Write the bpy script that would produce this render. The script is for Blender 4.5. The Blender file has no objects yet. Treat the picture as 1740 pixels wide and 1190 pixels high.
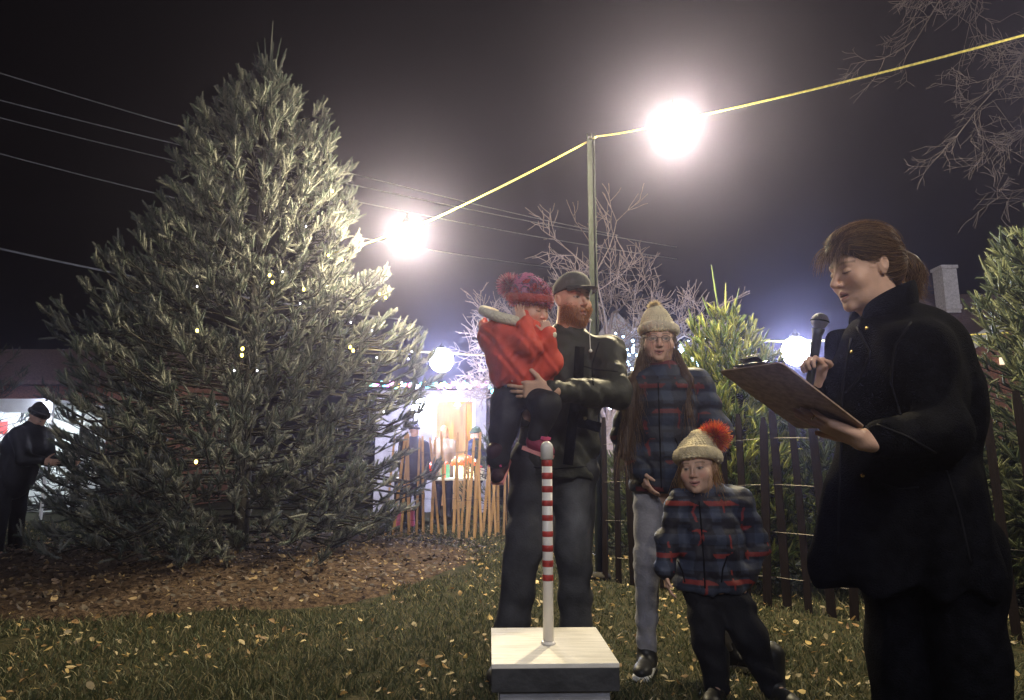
import bpy, math, random
import numpy as np
from mathutils import Vector, Matrix

SC = bpy.context.scene
COL = SC.collection
rng = np.random.default_rng(7)
random.seed(7)

# ------------------------------------------------------------------ camera, world, exposure
CAM_H, PITCH, FPX = 0.95, math.radians(9.6), 1150.0
cam_d = bpy.data.cameras.new("camera")
cam_d.sensor_width = 36.0
cam_d.lens = 36.0 * FPX / 1740.0
cam_d.clip_end = 2000
cam = bpy.data.objects.new("camera", cam_d)
COL.objects.link(cam)
cam.location = (0, 0, CAM_H)
cam.rotation_euler = (math.radians(90) + PITCH, 0, 0)
SC.camera = cam

world = bpy.data.worlds.new("World")
SC.world = world
world.use_nodes = True
wn = world.node_tree
wbg = wn.nodes["Background"]
sky = wn.nodes.new("ShaderNodeTexSky")
sky.sky_type = 'NISHITA'
sky.sun_disc = False
sky.sun_elevation = math.radians(-5)
sky.sun_rotation = math.radians(150)
wmix = wn.nodes.new("ShaderNodeMixRGB")
wmix.blend_type = 'MULTIPLY'
wmix.inputs[0].default_value = 1.0
wmix.inputs[2].default_value = (1.0, 0.62, 0.75, 1)
wn.links.new(sky.outputs[0], wmix.inputs[1])
wn.links.new(wmix.outputs[0], wbg.inputs[0])
wbg.inputs[1].default_value = 0.10

fill_d = bpy.data.lights.new("fill_sun", 'SUN')  # sun lamp added as soft front fill from the camera side
fill_d.energy = 0.42
fill_d.angle = math.radians(10)
fill_d.color = (0.88, 0.90, 1.0)
fill_o = bpy.data.objects.new("fill_sun", fill_d)
COL.objects.link(fill_o)
fill_o.rotation_euler = (math.radians(64), 0, math.radians(-10))

SC.view_settings.view_transform = 'Standard'
SC.view_settings.look = 'None'
SC.view_settings.exposure = 0.72
SC.view_settings.gamma = 1
SC.cycles.use_denoising = True
SC.cycles.max_bounces = 5
SC.cycles.diffuse_bounces = 2
SC.cycles.glossy_bounces = 2
SC.cycles.transmission_bounces = 4
SC.cycles.volume_bounces = 0
SC.cycles.transparent_max_bounces = 12
SC.cycles.sample_clamp_indirect = 4
SC.cycles.caustics_reflective = False
SC.cycles.caustics_refractive = False

# ------------------------------------------------------------------ helpers
def P(px, py, Y):
    """photo pixel + real distance in front of the camera -> world point"""
    u = (px - 870.0) / FPX
    v = -(py - 595.0) / FPX
    yy = math.cos(PITCH) - v * math.sin(PITCH)
    zz = math.sin(PITCH) + v * math.cos(PITCH)
    s = Y / yy
    return np.array([u * s, Y, CAM_H + zz * s])

def G(px, py):
    v = -(py - 595.0) / FPX
    yy = math.cos(PITCH) - v * math.sin(PITCH)
    zz = math.sin(PITCH) + v * math.cos(PITCH)
    Y = -CAM_H * yy / zz
    p = P(px, py, Y); p[2] = 0
    return p

def tag(o, label=None, cat=None, group=None, kind=None):
    if label: o["label"] = label
    if cat: o["category"] = cat
    if group: o["group"] = group
    if kind: o["kind"] = kind
    return o

def empty(name, loc, label=None, cat=None, group=None, rz=0.0):
    o = bpy.data.objects.new(name, None)
    o.empty_display_size = 0.1
    COL.objects.link(o)
    o.location = [float(a) for a in loc]
    o.rotation_euler = (0, 0, rz)
    return tag(o, label, cat, group)

def mesh_obj(name, V, F, mat, parent=None, smooth=False, colors=None, origin=None, mats=None, midx=None):
    """V (n,3) world coordinates; F list of index lists or (m,k) array"""
    V = np.asarray(V, dtype=np.float64)
    off = np.zeros(3)
    if parent is not None:
        par = parent
        while par is not None:
            off = off + np.array(par.location); par = par.parent
    elif origin is not None:
        off = np.array(origin, dtype=float)
    V = V - off
    me = bpy.data.meshes.new(name)
    if isinstance(F, np.ndarray):
        n, k = F.shape
        me.vertices.add(len(V)); me.vertices.foreach_set("co", V.astype(np.float32).ravel())
        me.loops.add(n * k); me.loops.foreach_set("vertex_index", F.astype(np.int32).ravel())
        me.polygons.add(n)
        me.polygons.foreach_set("loop_start", np.arange(0, n * k, k, dtype=np.int32))
        me.update(calc_edges=True)
        me.validate()
    else:
        me.from_pydata([tuple(v) for v in V], [], F)
    if mats:
        for m_ in mats: me.materials.append(m_)
        if midx is not None: me.polygons.foreach_set("material_index", np.asarray(midx, dtype=np.int32))
    elif mat: me.materials.append(mat)
    if smooth: me.polygons.foreach_set("use_smooth", np.ones(len(me.polygons), dtype=bool))
    if colors is not None:
        a = me.color_attributes.new("Col", 'FLOAT_COLOR', 'POINT')
        c = np.ones((len(V), 4), dtype=np.float32); c[:, :3] = colors
        a.data.foreach_set("color", c.ravel())
    o = bpy.data.objects.new(name, me)
    COL.objects.link(o)
    if parent is not None: o.parent = parent
    elif origin is not None: o.location = [float(a) for a in origin]
    return o

class MB:
    """collects simple shapes into one mesh"""
    def __init__(s): s.V = []; s.F = []; s.n = 0; s.mi = []; s.cur = 0
    def add(s, V, F):
        V = np.asarray(V, float)
        s.V.append(V); s.F += [[i + s.n for i in f] for f in F]; s.mi += [s.cur] * len(F); s.n += len(V)
    def box(s, c, size, R=None, taper=1.0):
        x, y, z = np.array(size) / 2.0
        v = np.array([[-x,-y,-z],[x,-y,-z],[x,y,-z],[-x,y,-z],[-x*taper,-y*taper,z],[x*taper,-y*taper,z],[x*taper,y*taper,z],[-x*taper,y*taper,z]])
        if R is not None: v = v @ np.array(R).T
        s.add(v + np.array(c), [[0,3,2,1],[4,5,6,7],[0,1,5,4],[1,2,6,5],[2,3,7,6],[3,0,4,7]])
    def beam(s, a, b, w, h, up=(0, 0, 1)):
        a = np.array(a, float); b = np.array(b, float)
        d = b - a; L = np.linalg.norm(d); d /= L
        up = np.array(up, float); sd = np.cross(d, up)
        if np.linalg.norm(sd) < 1e-4: sd = np.cross(d, [1, 0, 0])
        sd /= np.linalg.norm(sd); u2 = np.cross(sd, d)
        R = np.stack([sd, d, u2], 1)
        s.box((a + b) / 2, (w, L, h), R)
    def tube(s, pts, r, n=8, cap=True):
        pts = [np.array(p, float) for p in pts]
        m = len(pts)
        if np.isscalar(r): r = [r] * m
        rings = []
        prev = None
        for i, p in enumerate(pts):
            t = pts[min(i + 1, m - 1)] - pts[max(i - 1, 0)]
            t /= max(np.linalg.norm(t), 1e-9)
            ref = prev if prev is not None else (np.array([0, 0, 1.]) if abs(t[2]) < .9 else np.array([1., 0, 0]))
            a = ref - t * np.dot(ref, t); a /= max(np.linalg.norm(a), 1e-9)
            b = np.cross(t, a); prev = a
            ang = np.linspace(0, 2 * math.pi, n, endpoint=False)
            rings.append(p + r[i] * (np.outer(np.cos(ang), a) + np.outer(np.sin(ang), b)))
        F = []
        for i in range(m - 1):
            for j in range(n):
                k = (j + 1) % n
                F.append([i * n + j, i * n + k, (i + 1) * n + k, (i + 1) * n + j])
        if cap: F.append(list(range(n))[::-1]); F.append([(m - 1) * n + j for j in range(n)])
        s.add(np.concatenate(rings), F)
    def ball(s, c, r, n=12, m=8, sc=(1, 1, 1)):
        V = [[0, 0, 1]]
        for i in range(1, m):
            th = math.pi * i / m
            for j in range(n):
                ph = 2 * math.pi * j / n
                V.append([math.sin(th) * math.cos(ph), math.sin(th) * math.sin(ph), math.cos(th)])
        V.append([0, 0, -1])
        F = [[0, 1 + j, 1 + (j + 1) % n] for j in range(n)]
        for i in range(m - 2):
            for j in range(n):
                a = 1 + i * n; b = a + n; k = (j + 1) % n
                F.append([a + j, b + j, b + k, a + k])
        a = 1 + (m - 2) * n; e = len(V) - 1
        F += [[a + (j + 1) % n, a + j, e] for j in range(n)]
        s.add(np.array(V) * r * np.array(sc) + np.array(c), F)
    def lathe(s, c, prof, n=24):
        V = []; F = []
        for (r, z) in prof:
            for j in range(n):
                a = 2 * math.pi * j / n
                V.append([c[0] + r * math.cos(a), c[1] + r * math.sin(a), c[2] + z])
        for i in range(len(prof) - 1):
            for j in range(n):
                k = (j + 1) % n
                F.append([i * n + j, i * n + k, (i + 1) * n + k, (i + 1) * n + j])
        F.append(list(range(n))[::-1]); F.append([(len(prof) - 1) * n + j for j in range(n)])
        s.add(V, F)
    def quad(s, a, b, c, d): s.add([a, b, c, d], [[0, 1, 2, 3]])
    def build(s, name, mat, parent=None, smooth=False, origin=None, mats=None):
        return mesh_obj(name, np.concatenate(s.V), s.F, mat, parent, smooth, None, origin, mats, s.mi if mats else None)

# ------------------------------------------------------------------ materials
def nmat(name):
    m = bpy.data.materials.new(name); m.use_nodes = True
    nt = m.node_tree; b = nt.nodes["Principled BSDF"]
    return m, nt, b

def mat(name, col, rough=0.7, var=0.15, scale=8.0, bump=0.0, bscale=40.0, metal=0.0, spec=0.4, col2=None, sheen=0.0, sss=0.0, stretch=None, detail=4.0, thr=(0.35, 0.65)):
    m, nt, b = nmat(name)
    N, L = nt.nodes, nt.links
    tc = N.new("ShaderNodeTexCoord")
    src = tc.outputs["Object"]
    if stretch:
        mp = N.new("ShaderNodeMapping"); mp.inputs["Scale"].default_value = stretch
        L.new(src, mp.inputs[0]); src = mp.outputs[0]
    nz = N.new("ShaderNodeTexNoise"); nz.inputs["Scale"].default_value = scale; nz.inputs["Detail"].default_value = detail
    L.new(src, nz.inputs["Vector"])
    cr = N.new("ShaderNodeValToRGB")
    c2 = col2 if col2 else tuple(min(1, c * (1 + var * 2)) for c in col)
    c1 = col if col2 else tuple(c * (1 - var) for c in col)
    cr.color_ramp.elements[0].position = thr[0]; cr.color_ramp.elements[1].position = thr[1]
    cr.color_ramp.elements[0].color = (*c1, 1); cr.color_ramp.elements[1].color = (*c2, 1)
    L.new(nz.outputs["Fac"], cr.inputs[0]); L.new(cr.outputs[0], b.inputs["Base Color"])
    b.inputs["Roughness"].default_value = rough
    b.inputs["Metallic"].default_value = metal
    b.inputs["Specular IOR Level"].default_value = spec
    if sheen:
        b.inputs["Sheen Weight"].default_value = sheen; b.inputs["Sheen Roughness"].default_value = 0.4
    if sss:
        b.inputs["Subsurface Weight"].default_value = sss
        b.inputs["Subsurface Radius"].default_value = (0.012, 0.005, 0.003)
        b.inputs["Subsurface Scale"].default_value = 1.0
    if bump:
        n2 = N.new("ShaderNodeTexNoise"); n2.inputs["Scale"].default_value = bscale; n2.inputs["Detail"].default_value = 5
        L.new(src, n2.inputs["Vector"])
        bp = N.new("ShaderNodeBump"); bp.inputs["Strength"].default_value = bump; bp.inputs["Distance"].default_value = 0.02
        L.new(n2.outputs["Fac"], bp.inputs["Height"]); L.new(bp.outputs[0], b.inputs["Normal"])
    return m

def emit(name, col, strength):
    m, nt, b = nmat(name)
    b.inputs["Base Color"].default_value = (*[c * .6 for c in col], 1)
    b.inputs["Emission Color"].default_value = (*col, 1)
    b.inputs["Emission Strength"].default_value = strength
    return m

def attr_mat(name, rough=0.7, bump=0.15, bscale=60.0, sss=0.0, spec=0.35, mult=1.0, sheen=0.0, vary=0.25, trans=0.0, vscale=14.0):
    """material that takes its albedo from the mesh's own colour attribute"""
    m, nt, b = nmat(name)
    N, L = nt.nodes, nt.links
    at = N.new("ShaderNodeAttribute"); at.attribute_name = "Col"
    tc = N.new("ShaderNodeTexCoord")
    nz = N.new("ShaderNodeTexNoise"); nz.inputs["Scale"].default_value = vscale; nz.inputs["Detail"].default_value = 5
    L.new(tc.outputs["Object"], nz.inputs["Vector"])
    mr = N.new("ShaderNodeMapRange"); mr.inputs[1].default_value = .3; mr.inputs[2].default_value = .7
    mr.inputs[3].default_value = 1 - vary; mr.inputs[4].default_value = 1 + vary
    L.new(nz.outputs["Fac"], mr.inputs[0])
    mx = N.new("ShaderNodeVectorMath"); mx.operation = 'SCALE'
    L.new(at.outputs["Color"], mx.inputs[0]); L.new(mr.outputs[0], mx.inputs["Scale"])
    L.new(mx.outputs[0], b.inputs["Base Color"])
    b.inputs["Roughness"].default_value = rough
    b.inputs["Specular IOR Level"].default_value = spec
    if sheen: b.inputs["Sheen Weight"].default_value = sheen
    if sss:
        b.inputs["Subsurface Weight"].default_value = sss
        b.inputs["Subsurface Radius"].default_value = (0.012, 0.005, 0.003)
        b.inputs["Subsurface Scale"].default_value = 1.0
    if bump:
        n2 = N.new("ShaderNodeTexNoise"); n2.inputs["Scale"].default_value = bscale; n2.inputs["Detail"].default_value = 5
        L.new(tc.outputs["Object"], n2.inputs["Vector"])
        bp = N.new("ShaderNodeBump"); bp.inputs["Strength"].default_value = bump; bp.inputs["Distance"].default_value = 0.01
        L.new(n2.outputs["Fac"], bp.inputs["Height"]); L.new(bp.outputs[0], b.inputs["Normal"])
    if trans:
        tr = N.new("ShaderNodeBsdfTranslucent"); L.new(mx.outputs[0], tr.inputs["Color"])
        ms = N.new("ShaderNodeMixShader"); ms.inputs[0].default_value = trans
        L.new(b.outputs[0], ms.inputs[1]); L.new(tr.outputs[0], ms.inputs[2])
        L.new(ms.outputs[0], N["Material Output"].inputs[0])
    return m

def unit(v):
    v = np.asarray(v, float); return v / np.linalg.norm(v)
# ================================================================== SETTING: ground
def hnoise(x, y, s, seed=0):
    """cheap smooth value noise, vectorised"""
    x = np.asarray(x) * s + seed * 17.3; y = np.asarray(y) * s - seed * 9.1
    xi = np.floor(x); yi = np.floor(y); fx = x - xi; fy = y - yi
    fx = fx * fx * (3 - 2 * fx); fy = fy * fy * (3 - 2 * fy)
    def h(a, b):
        t = np.sin(a * 127.1 + b * 311.7) * 43758.5453
        return t - np.floor(t)
    return (h(xi, yi) * (1 - fx) + h(xi + 1, yi) * fx) * (1 - fy) + (h(xi, yi + 1) * (1 - fx) + h(xi + 1, yi + 1) * fx) * fy

TREE = np.array([-2.85, 7.3, 0.0])
def ground_z(x, y):
    return 0.05 * (hnoise(x, y, 0.8) - 0.5) + 0.03 * (hnoise(x, y, 2.7, 3) - 0.5)

def build_ground():
    xs = np.linspace(-14, 14, 141); ys = np.linspace(-3, 25, 141)
    X, Y = np.meshgrid(xs, ys)
    Z = ground_z(X, Y) * np.clip((14 - np.abs(X)) / 3, 0, 1) * np.clip((25 - Y) / 3, 0, 1) * np.clip((Y + 3) / 2, 0, 1)
    V = np.stack([X.ravel(), Y.ravel(), Z.ravel()], 1)
    n = 141
    F = [[j * n + i, j * n + i + 1, (j + 1) * n + i + 1, (j + 1) * n + i] for j in range(n - 1) for i in range(n - 1)]
    k = len(V)
    o = np.array([[-400, -400, 0], [400, -400, 0], [400, 600, 0], [-400, 600, 0]], float)
    V = np.concatenate([V, o])
    c = [0, n - 1, n * n - 1, n * (n - 1)]
    # outer sheet joined edge to edge with the inner one
    edge = [list(range(0, n)), [j * n + n - 1 for j in range(n)], [n * n - 1 - i for i in range(n)], [(n - 1 - j) * n for j in range(n)]]
    for e, (a, b) in zip(edge, [(k, k + 1), (k + 1, k + 2), (k + 2, k + 3), (k + 3, k)]):
        F.append([a, b] + e[::-1])
    m = mat("ground_soil_grass", (0.022, 0.026, 0.012), rough=0.95, scale=14.0, col2=(0.055, 0.048, 0.028), bump=1.0, bscale=55, spec=0.1)
    mesh_obj("ground", V, F, m, smooth=False).__setitem__("kind", "structure")
build_ground()

def bed_mask(x, y):
    """inside the mulch bed round the spruce (ellipse, ragged edge)"""
    dx = (x - TREE[0]) / 2.45; dy = (y - TREE[1] + .35) / 2.6
    return dx * dx + dy * dy + 0.25 * (hnoise(x, y, 3.0, 5) - 0.5) < 1.0

def build_bed():
    n = 72; rings = 14
    V = []; F = []
    for r in range(rings + 1):
        for j in range(n):
            a = 2 * math.pi * j / n; q = r / rings
            x = TREE[0] + 2.45 * q * math.cos(a) * (1 + .03 * math.sin(5 * a)); y = TREE[1] - .35 + 2.6 * q * math.sin(a) * (1 + .03 * math.sin(7 * a))
            V.append([x, y, float(ground_z(x, y)) + 0.012 + 0.07 * (1 - q ** 4) + 0.012 * float(hnoise(x, y, 9, 2)) * (r < rings) - 0.02 * (r == rings)])
    for r in range(rings):
        for j in range(n):
            k = (j + 1) % n
            F.append([r * n + j, r * n + k, (r + 1) * n + k, (r + 1) * n + j][::-1])
    m = mat("bark_mulch", (0.028, 0.017, 0.012), rough=0.95, scale=26, col2=(0.095, 0.065, 0.045), bump=1.0, bscale=60, spec=0.1)
    o = mesh_obj("mulch_bed", V, F, m); o["kind"] = "structure"
build_bed()

def scatter(n, x0, x1, y0, y1, pw=1.6):
    t = rng.random(n) ** pw
    y = y0 + (y1 - y0) * t
    x = x0 + (x1 - x0) * rng.random(n)
    w = 0.9 * y + 0.6     # view frustum half width
    keep = np.abs(x) < w
    return x[keep], y[keep]

def build_grass():
    x, y = scatter(330000, -9, 9, 2.7, 11.5, 1.7)
    keep = ~bed_mask(x, y)
    keep &= (hnoise(x, y, 1.3, 8) * .6 + hnoise(x, y, 5, 4) * .5 > 0.27)
    x, y = x[keep], y[keep]
    n = len(x)
    z = ground_z(x, y) - 0.004
    h = (0.016 + 0.036 * rng.random(n) ** 1.6) * (0.6 + .9 * hnoise(x, y, 2.2, 6))
    w = 0.0016 + 0.0012 * rng.random(n) + 0.0004 * y
    a = rng.random(n) * 2 * math.pi; la = rng.random(n) * 2 * math.pi; ll = h * (0.3 + 1.0 * rng.random(n))
    B = np.stack([x, y, z], 1)
    S = np.stack([np.cos(a) * w, np.sin(a) * w, np.zeros(n)], 1)
    M = B + np.stack([np.cos(la) * ll * .35, np.sin(la) * ll * .35, h * .62], 1)
    T = B + np.stack([np.cos(la) * ll, np.sin(la) * ll, h], 1)
    V = np.stack([B - S, B + S, M + S * .7, M - S * .7, T], 1).reshape(-1, 3)
    b = np.arange(n)[:, None] * 5
    F = np.concatenate([b + np.array([[0, 1, 2]]), b + np.array([[0, 2, 3]]), b + np.array([[3, 2, 4]])], 0)
    g = hnoise(x, y, 1.1, 9)
    dry = (rng.random(n) < 0.25)[:, None]
    c = np.where(dry, np.array([[0.19, 0.165, 0.09]]), np.array([[0.056, 0.066, 0.032]])) * (0.6 + .7 * rng.random(n))[:, None] * (0.75 + .5 * g)[:, None]
    m = attr_mat("grass_blade", rough=0.6, bump=0, vary=0.1, trans=0.25, spec=0.25)
    o = mesh_obj("grass", V, F, m, colors=np.repeat(c, 5, 0)); o["kind"] = "stuff"
    tag(o, "short dull green lawn grass between the spruce bed and the fences", "grass")
build_grass()

def build_leaves(name, label, n, pts, size, cols, seed, zoff=0.01):
    r = np.random.default_rng(seed)
    x, y = pts; n = len(x)
    z = ground_z(x, y) + zoff + 0.02 * r.random(n)
    # leaf template: 5x3 curled grid, pointed
    U = np.array([-1, -.6, -.1, .4, 1.0]); Wd = np.array([.12, .55, .62, .42, .03])
    tpl = []
    for u, w_ in zip(U, Wd):
        for s in (-1, 0, 1): tpl.append([u, s * w_, 0])
    tpl = np.array(tpl)                                    # 15 verts
    fc = []
    for i in range(4):
        for j in range(2): fc.append([i * 3 + j, i * 3 + j + 1, (i + 1) * 3 + j + 1, (i + 1) * 3 + j])
    fc = np.array(fc)
    sz = size * (0.5 + 1.0 * r.random(n))
    curl = r.normal(0, .5, n); bend = r.normal(0, .45, n)
    L = np.repeat(tpl[None], n, 0)
    L[:, :, 2] = curl[:, None] * L[:, :, 1] ** 2 + bend[:, None] * L[:, :, 0] ** 2 * .6
    L[:, :, 1] *= (0.6 + .7 * r.random(n))[:, None]
    L *= sz[:, None, None]
    rz = r.random(n) * 2 * math.pi; tx = r.normal(0, .38, n); ty = r.normal(0, .38, n)
    c, s = np.cos(tx), np.sin(tx)
    yy = L[..., 1] * c[:, None] - L[..., 2] * s[:, None]; zz = L[..., 1] * s[:, None] + L[..., 2] * c[:, None]
    L[..., 1], L[..., 2] = yy, zz
    c, s = np.cos(ty), np.sin(ty)
    xx = L[..., 0] * c[:, None] + L[..., 2] * s[:, None]; zz = -L[..., 0] * s[:, None] + L[..., 2] * c[:, None]
    L[..., 0], L[..., 2] = xx, zz
    c, s = np.cos(rz), np.sin(rz)
    xx = L[..., 0] * c[:, None] - L[..., 1] * s[:, None]; yy = L[..., 0] * s[:, None] + L[..., 1] * c[:, None]
    L[..., 0], L[..., 1] = xx, yy
    L += np.stack([x, y, z], 1)[:, None, :]
    F = (np.arange(n)[:, None, None] * 15 + fc[None]).reshape(-1, 4)
    ci = r.integers(0, len(cols), n)
    C = np.array(cols)[ci] * (0.6 + .7 * r.random(n))[:, None]
    m = attr_mat(name + "_blade", rough=0.65, bump=0, vary=0.15, trans=0.2, spec=0.3)
    o = mesh_obj(name, L.reshape(-1, 3), F, m, colors=np.repeat(C, 15, 0)); o["kind"] = "stuff"
    tag(o, label, "leaves")
x, y = scatter(8500, -9, 9, 2.7, 11, 1.25)
k = (hnoise(x, y, .9, 12) * .7 + .5 * hnoise(x, y, 3, 2) + 0.24 * (x > -.2) > 0.52)
build_leaves("fallen_leaves", "curled yellow and tan leaves scattered over the lawn", 0, (x[k], y[k]), 0.0165,
             [(0.46, 0.33, 0.13), (0.34, 0.22, 0.10), (0.50, 0.40, 0.22), (0.28, 0.17, 0.08), (0.36, 0.30, 0.20)], 3, 0.02)
a = rng.random(5200) * 2 * math.pi; q = np.sqrt(rng.random(5200)) * 1.06
x = TREE[0] + 2.45 * q * np.cos(a); y = TREE[1] - .35 + 2.6 * q * np.sin(a)
build_leaves("mulch_litter", "brown bark chips and leaves lying on the bed under the spruce", 0, (x, y), 0.021,
             [(0.07, 0.05, 0.04), (0.11, 0.08, 0.06), (0.28, 0.20, 0.11), (0.04, 0.03, 0.024), (0.15, 0.11, 0.09), (0.05, 0.035, 0.026), (0.06, 0.045, 0.035)], 4, 0.085)

# ================================================================== conifers
def tube_batch(A, B, ra, rb, n=5):
    """many cones at once -> V, F"""
    A = np.asarray(A, float); B = np.asarray(B, float)
    ra = np.broadcast_to(ra, len(A)); rb = np.broadcast_to(rb, len(A))
    d = B - A; d /= np.maximum(np.linalg.norm(d, axis=1, keepdims=True), 1e-9)
    ref = np.where(np.abs(d[:, 2:3]) < .9, [[0, 0, 1.]], [[1., 0, 0]])
    u = np.cross(d, ref); u /= np.linalg.norm(u, axis=1, keepdims=True); v = np.cross(d, u)
    an = np.linspace(0, 2 * math.pi, n, endpoint=False)
    R = np.cos(an)[None, :, None] * u[:, None] + np.sin(an)[None, :, None] * v[:, None]
    V = np.concatenate([A[:, None] + R * ra[:, None, None], B[:, None] + R * rb[:, None, None]], 1).reshape(-1, 3)
    b = np.arange(len(A))[:, None] * 2 * n
    Fs = []
    for j in range(n):
        k = (j + 1) % n
        Fs.append(b + np.array([[j, k, n + k, n + j]]))
    return V, np.concatenate(Fs, 0)

def needles(A, D, Ln, needle_len, per, width, col, r, droop=0.0, tipcol=None, spread=1.0):
    """bottle-brush shoots: start A, dir D, length Ln; one triangle per needle -> V,F,C"""
    n = len(A)
    ref = r.normal(size=(n, 3)); u = np.cross(D, ref); u /= np.linalg.norm(u, axis=1, keepdims=True); v = np.cross(D, u)
    t = (np.arange(per) + r.random((n, per))) / per
    an = r.random((n, per)) * 2 * math.pi
    base = A[:, None] + D[:, None] * (t * Ln[:, None])[..., None]
    rad = np.cos(an)[..., None] * u[:, None] + np.sin(an)[..., None] * v[:, None]
    fwd = (0.25 + 1.0 * t ** 5 + 0.30 * r.random((n, per)))[..., None]
    dirn = rad * spread + D[:, None] * fwd
    dirn[..., 2] -= droop
    dirn /= np.linalg.norm(dirn, axis=-1, keepdims=True)
    nl = needle_len * (0.7 + .5 * r.random((n, per))) * (1 - .25 * t)
    tip = base + dirn * nl[..., None]
    side = np.cross(dirn, r.normal(size=(n, per, 3))); side /= np.linalg.norm(side, axis=-1, keepdims=True)
    w = width * (0.7 + .6 * r.random((n, per)))[..., None]
    V = np.stack([base - side * w, base + side * w, tip], 2).reshape(-1, 3)
    F = np.arange(n * per * 3).reshape(-1, 3)
    cc = np.array(col)[None] * (0.65 + .7 * r.random((n, 1)))
    if tipcol is not None:
        k = (r.random((n, 1)) < .5); cc = np.where(k, np.array(tipcol)[None] * (0.7 + .6 * r.random((n, 1))), cc)
    C = np.repeat(cc, per * 3, 0)
    return V, F, C

def conifer(name, base, H, R, nspray, label, cat, seed, shoot_len, needle_len, per, width, col, tipcol, group=None, z0=0.05,
            lat=6, leader=None, profile=None, face=(0, -1, 0), back=.3, fan=.75, drop=.35):
    """trunk, limbs that end in fans of bottle-brush shoots. profile(q) = relative radius at height fraction q"""
    r = np.random.default_rng(seed)
    base = np.array(base, float)
    root = empty(name, base, label, cat, group)
    prof = profile or (lambda q: (1 - q) ** .75)
    ax = lambda h: base + np.array([0, 0, h])
    mt = M["bark"]
    mb = MB(); mb.tube([ax(H * q) for q in np.linspace(0, .97, 9)], [0.017 * H * (1 - q) + .006 for q in np.linspace(0, .97, 9)], 8)
    mb.build("trunk", mt, root, True)
    SA, SD, SL = [], [], []
    TA, TB, TRa, TRb = [], [], [], []
    qs = np.linspace(.02, .97, 200); wts = np.array([prof(q) for q in qs]) + .06; wts /= wts.sum()
    face = np.array(face, float)
    for i in range(nspray):
        q = float(r.choice(qs, p=wts)) + r.normal(0, .004)
        ang = r.random() * 2 * math.pi
        hd = np.array([math.cos(ang), math.sin(ang), 0.])
        if np.dot(hd, face) < -0.35 and r.random() > back: continue
        lump = 1 + .13 * math.sin(ang * 3 + q * 9 + seed) + .10 * math.sin(ang * 7 - q * 23 + seed * 2)
        depth = 1 - .5 * r.random() ** 1.7
        rad = max(R * prof(q) * lump * depth, .03)
        z = z0 + (H - z0) * q
        slope = -.30 + 1.15 * q ** 1.3
        p = ax(z) + hd * rad
        a = ax(max(z - rad * (slope * .8 + drop * (1 - q)), .1)) + hd * .01
        if H > 5 and rad > .3 and i % 5: a = a + (p - a) * .62
        mid = (a + p) / 2 + np.array([0, 0, -.06 * rad]) + r.normal(0, .02, 3)
        for (s0, s1, r0, r1) in ((a, mid, .005 * rad + .003, .004 * rad + .003), (mid, p, .004 * rad + .002, .003)):
            TA.append(s0); TB.append(s1); TRa.append(r0); TRb.append(r1)
        if rad > .3:
            for _ in range(4):
                t_ = r.random(); d_ = unit(unit(p - mid) * .7 + r.normal(0, .45, 3) + np.array([0, 0, .35]))
                SA.append(mid + (p - mid) * t_); SD.append(d_); SL.append(shoot_len * (.6 + .6 * r.random()))
        axis = unit(unit(p - mid) * .8 + hd * .35 + np.array([0, 0, .10 + .55 * q]) + r.normal(0, .16, 3))
        sd = unit(np.cross(axis, [0, 0, 1.]))
        up = np.cross(sd, axis)
        n_ = int(lat * (.7 + .6 * r.random()))
        for k in range(n_):
            f = (k + .5) / n_ * 2 - 1
            d = unit(axis + sd * f * fan * 1.1 + up * (.10 + .35 * r.random()) + r.normal(0, .20, 3) + np.array([0, 0, .10 + .40 * r.random()]))
            L_ = shoot_len * (.55 + .75 * r.random()) * (1.15 - .35 * abs(f))
            a0 = p - axis * shoot_len * (.2 + .9 * r.random())
            SA.append(a0); SD.append(d); SL.append(L_)
            if k % 3 == 0: TA.append(a0); TB.append(a0 + d * L_ * .5); TRa.append(.004); TRb.append(.002)
    for (dx, dy, L_, tilt) in (leader or [(0, 0, .3, 0)]):
        a0 = ax(H * .95) + np.array([dx * .3, dy * .3, -.02])
        dd = unit([dx, dy, 1.0]); SA.append(a0); SD.append(dd); SL.append(L_)
        TA.append(a0); TB.append(a0 + dd * L_); TRa.append(.009); TRb.append(.004)
    V, F = tube_batch(TA, TB, np.array(TRa), np.array(TRb), 4)
    mesh_obj("branches", V, F, mt, root)
    SA = np.array(SA); SD = np.array(SD); SL = np.array(SL)
    V, F, C = needles(SA, SD, SL, needle_len, per, width, col, r, tipcol=tipcol)
    n_ = len(SA); cs = C[::per * 3]
    E1 = SA + SD * (SL * .5)[:, None]; E2 = SA + SD * (SL * 1.0)[:, None]
    Va, Fa = tube_batch(SA, E1, needle_len * .22, needle_len * .34, 5); Vb, Fb = tube_batch(E1, E2, needle_len * .34, needle_len * .14, 5)
    Fa = np.concatenate([Fa, Fb + len(Va)]); Va = np.concatenate([Va, Vb])
    Ft = np.concatenate([Fa[:, [0, 1, 2]], Fa[:, [0, 2, 3]]]) + len(V)
    mesh_obj("crown", np.concatenate([V, Va]), np.concatenate([F, Ft]), M["needle"], root, colors=np.concatenate([C, np.repeat(cs, 10, 0) * .8, np.repeat(cs, 10, 0) * .8]))
    return root

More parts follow.
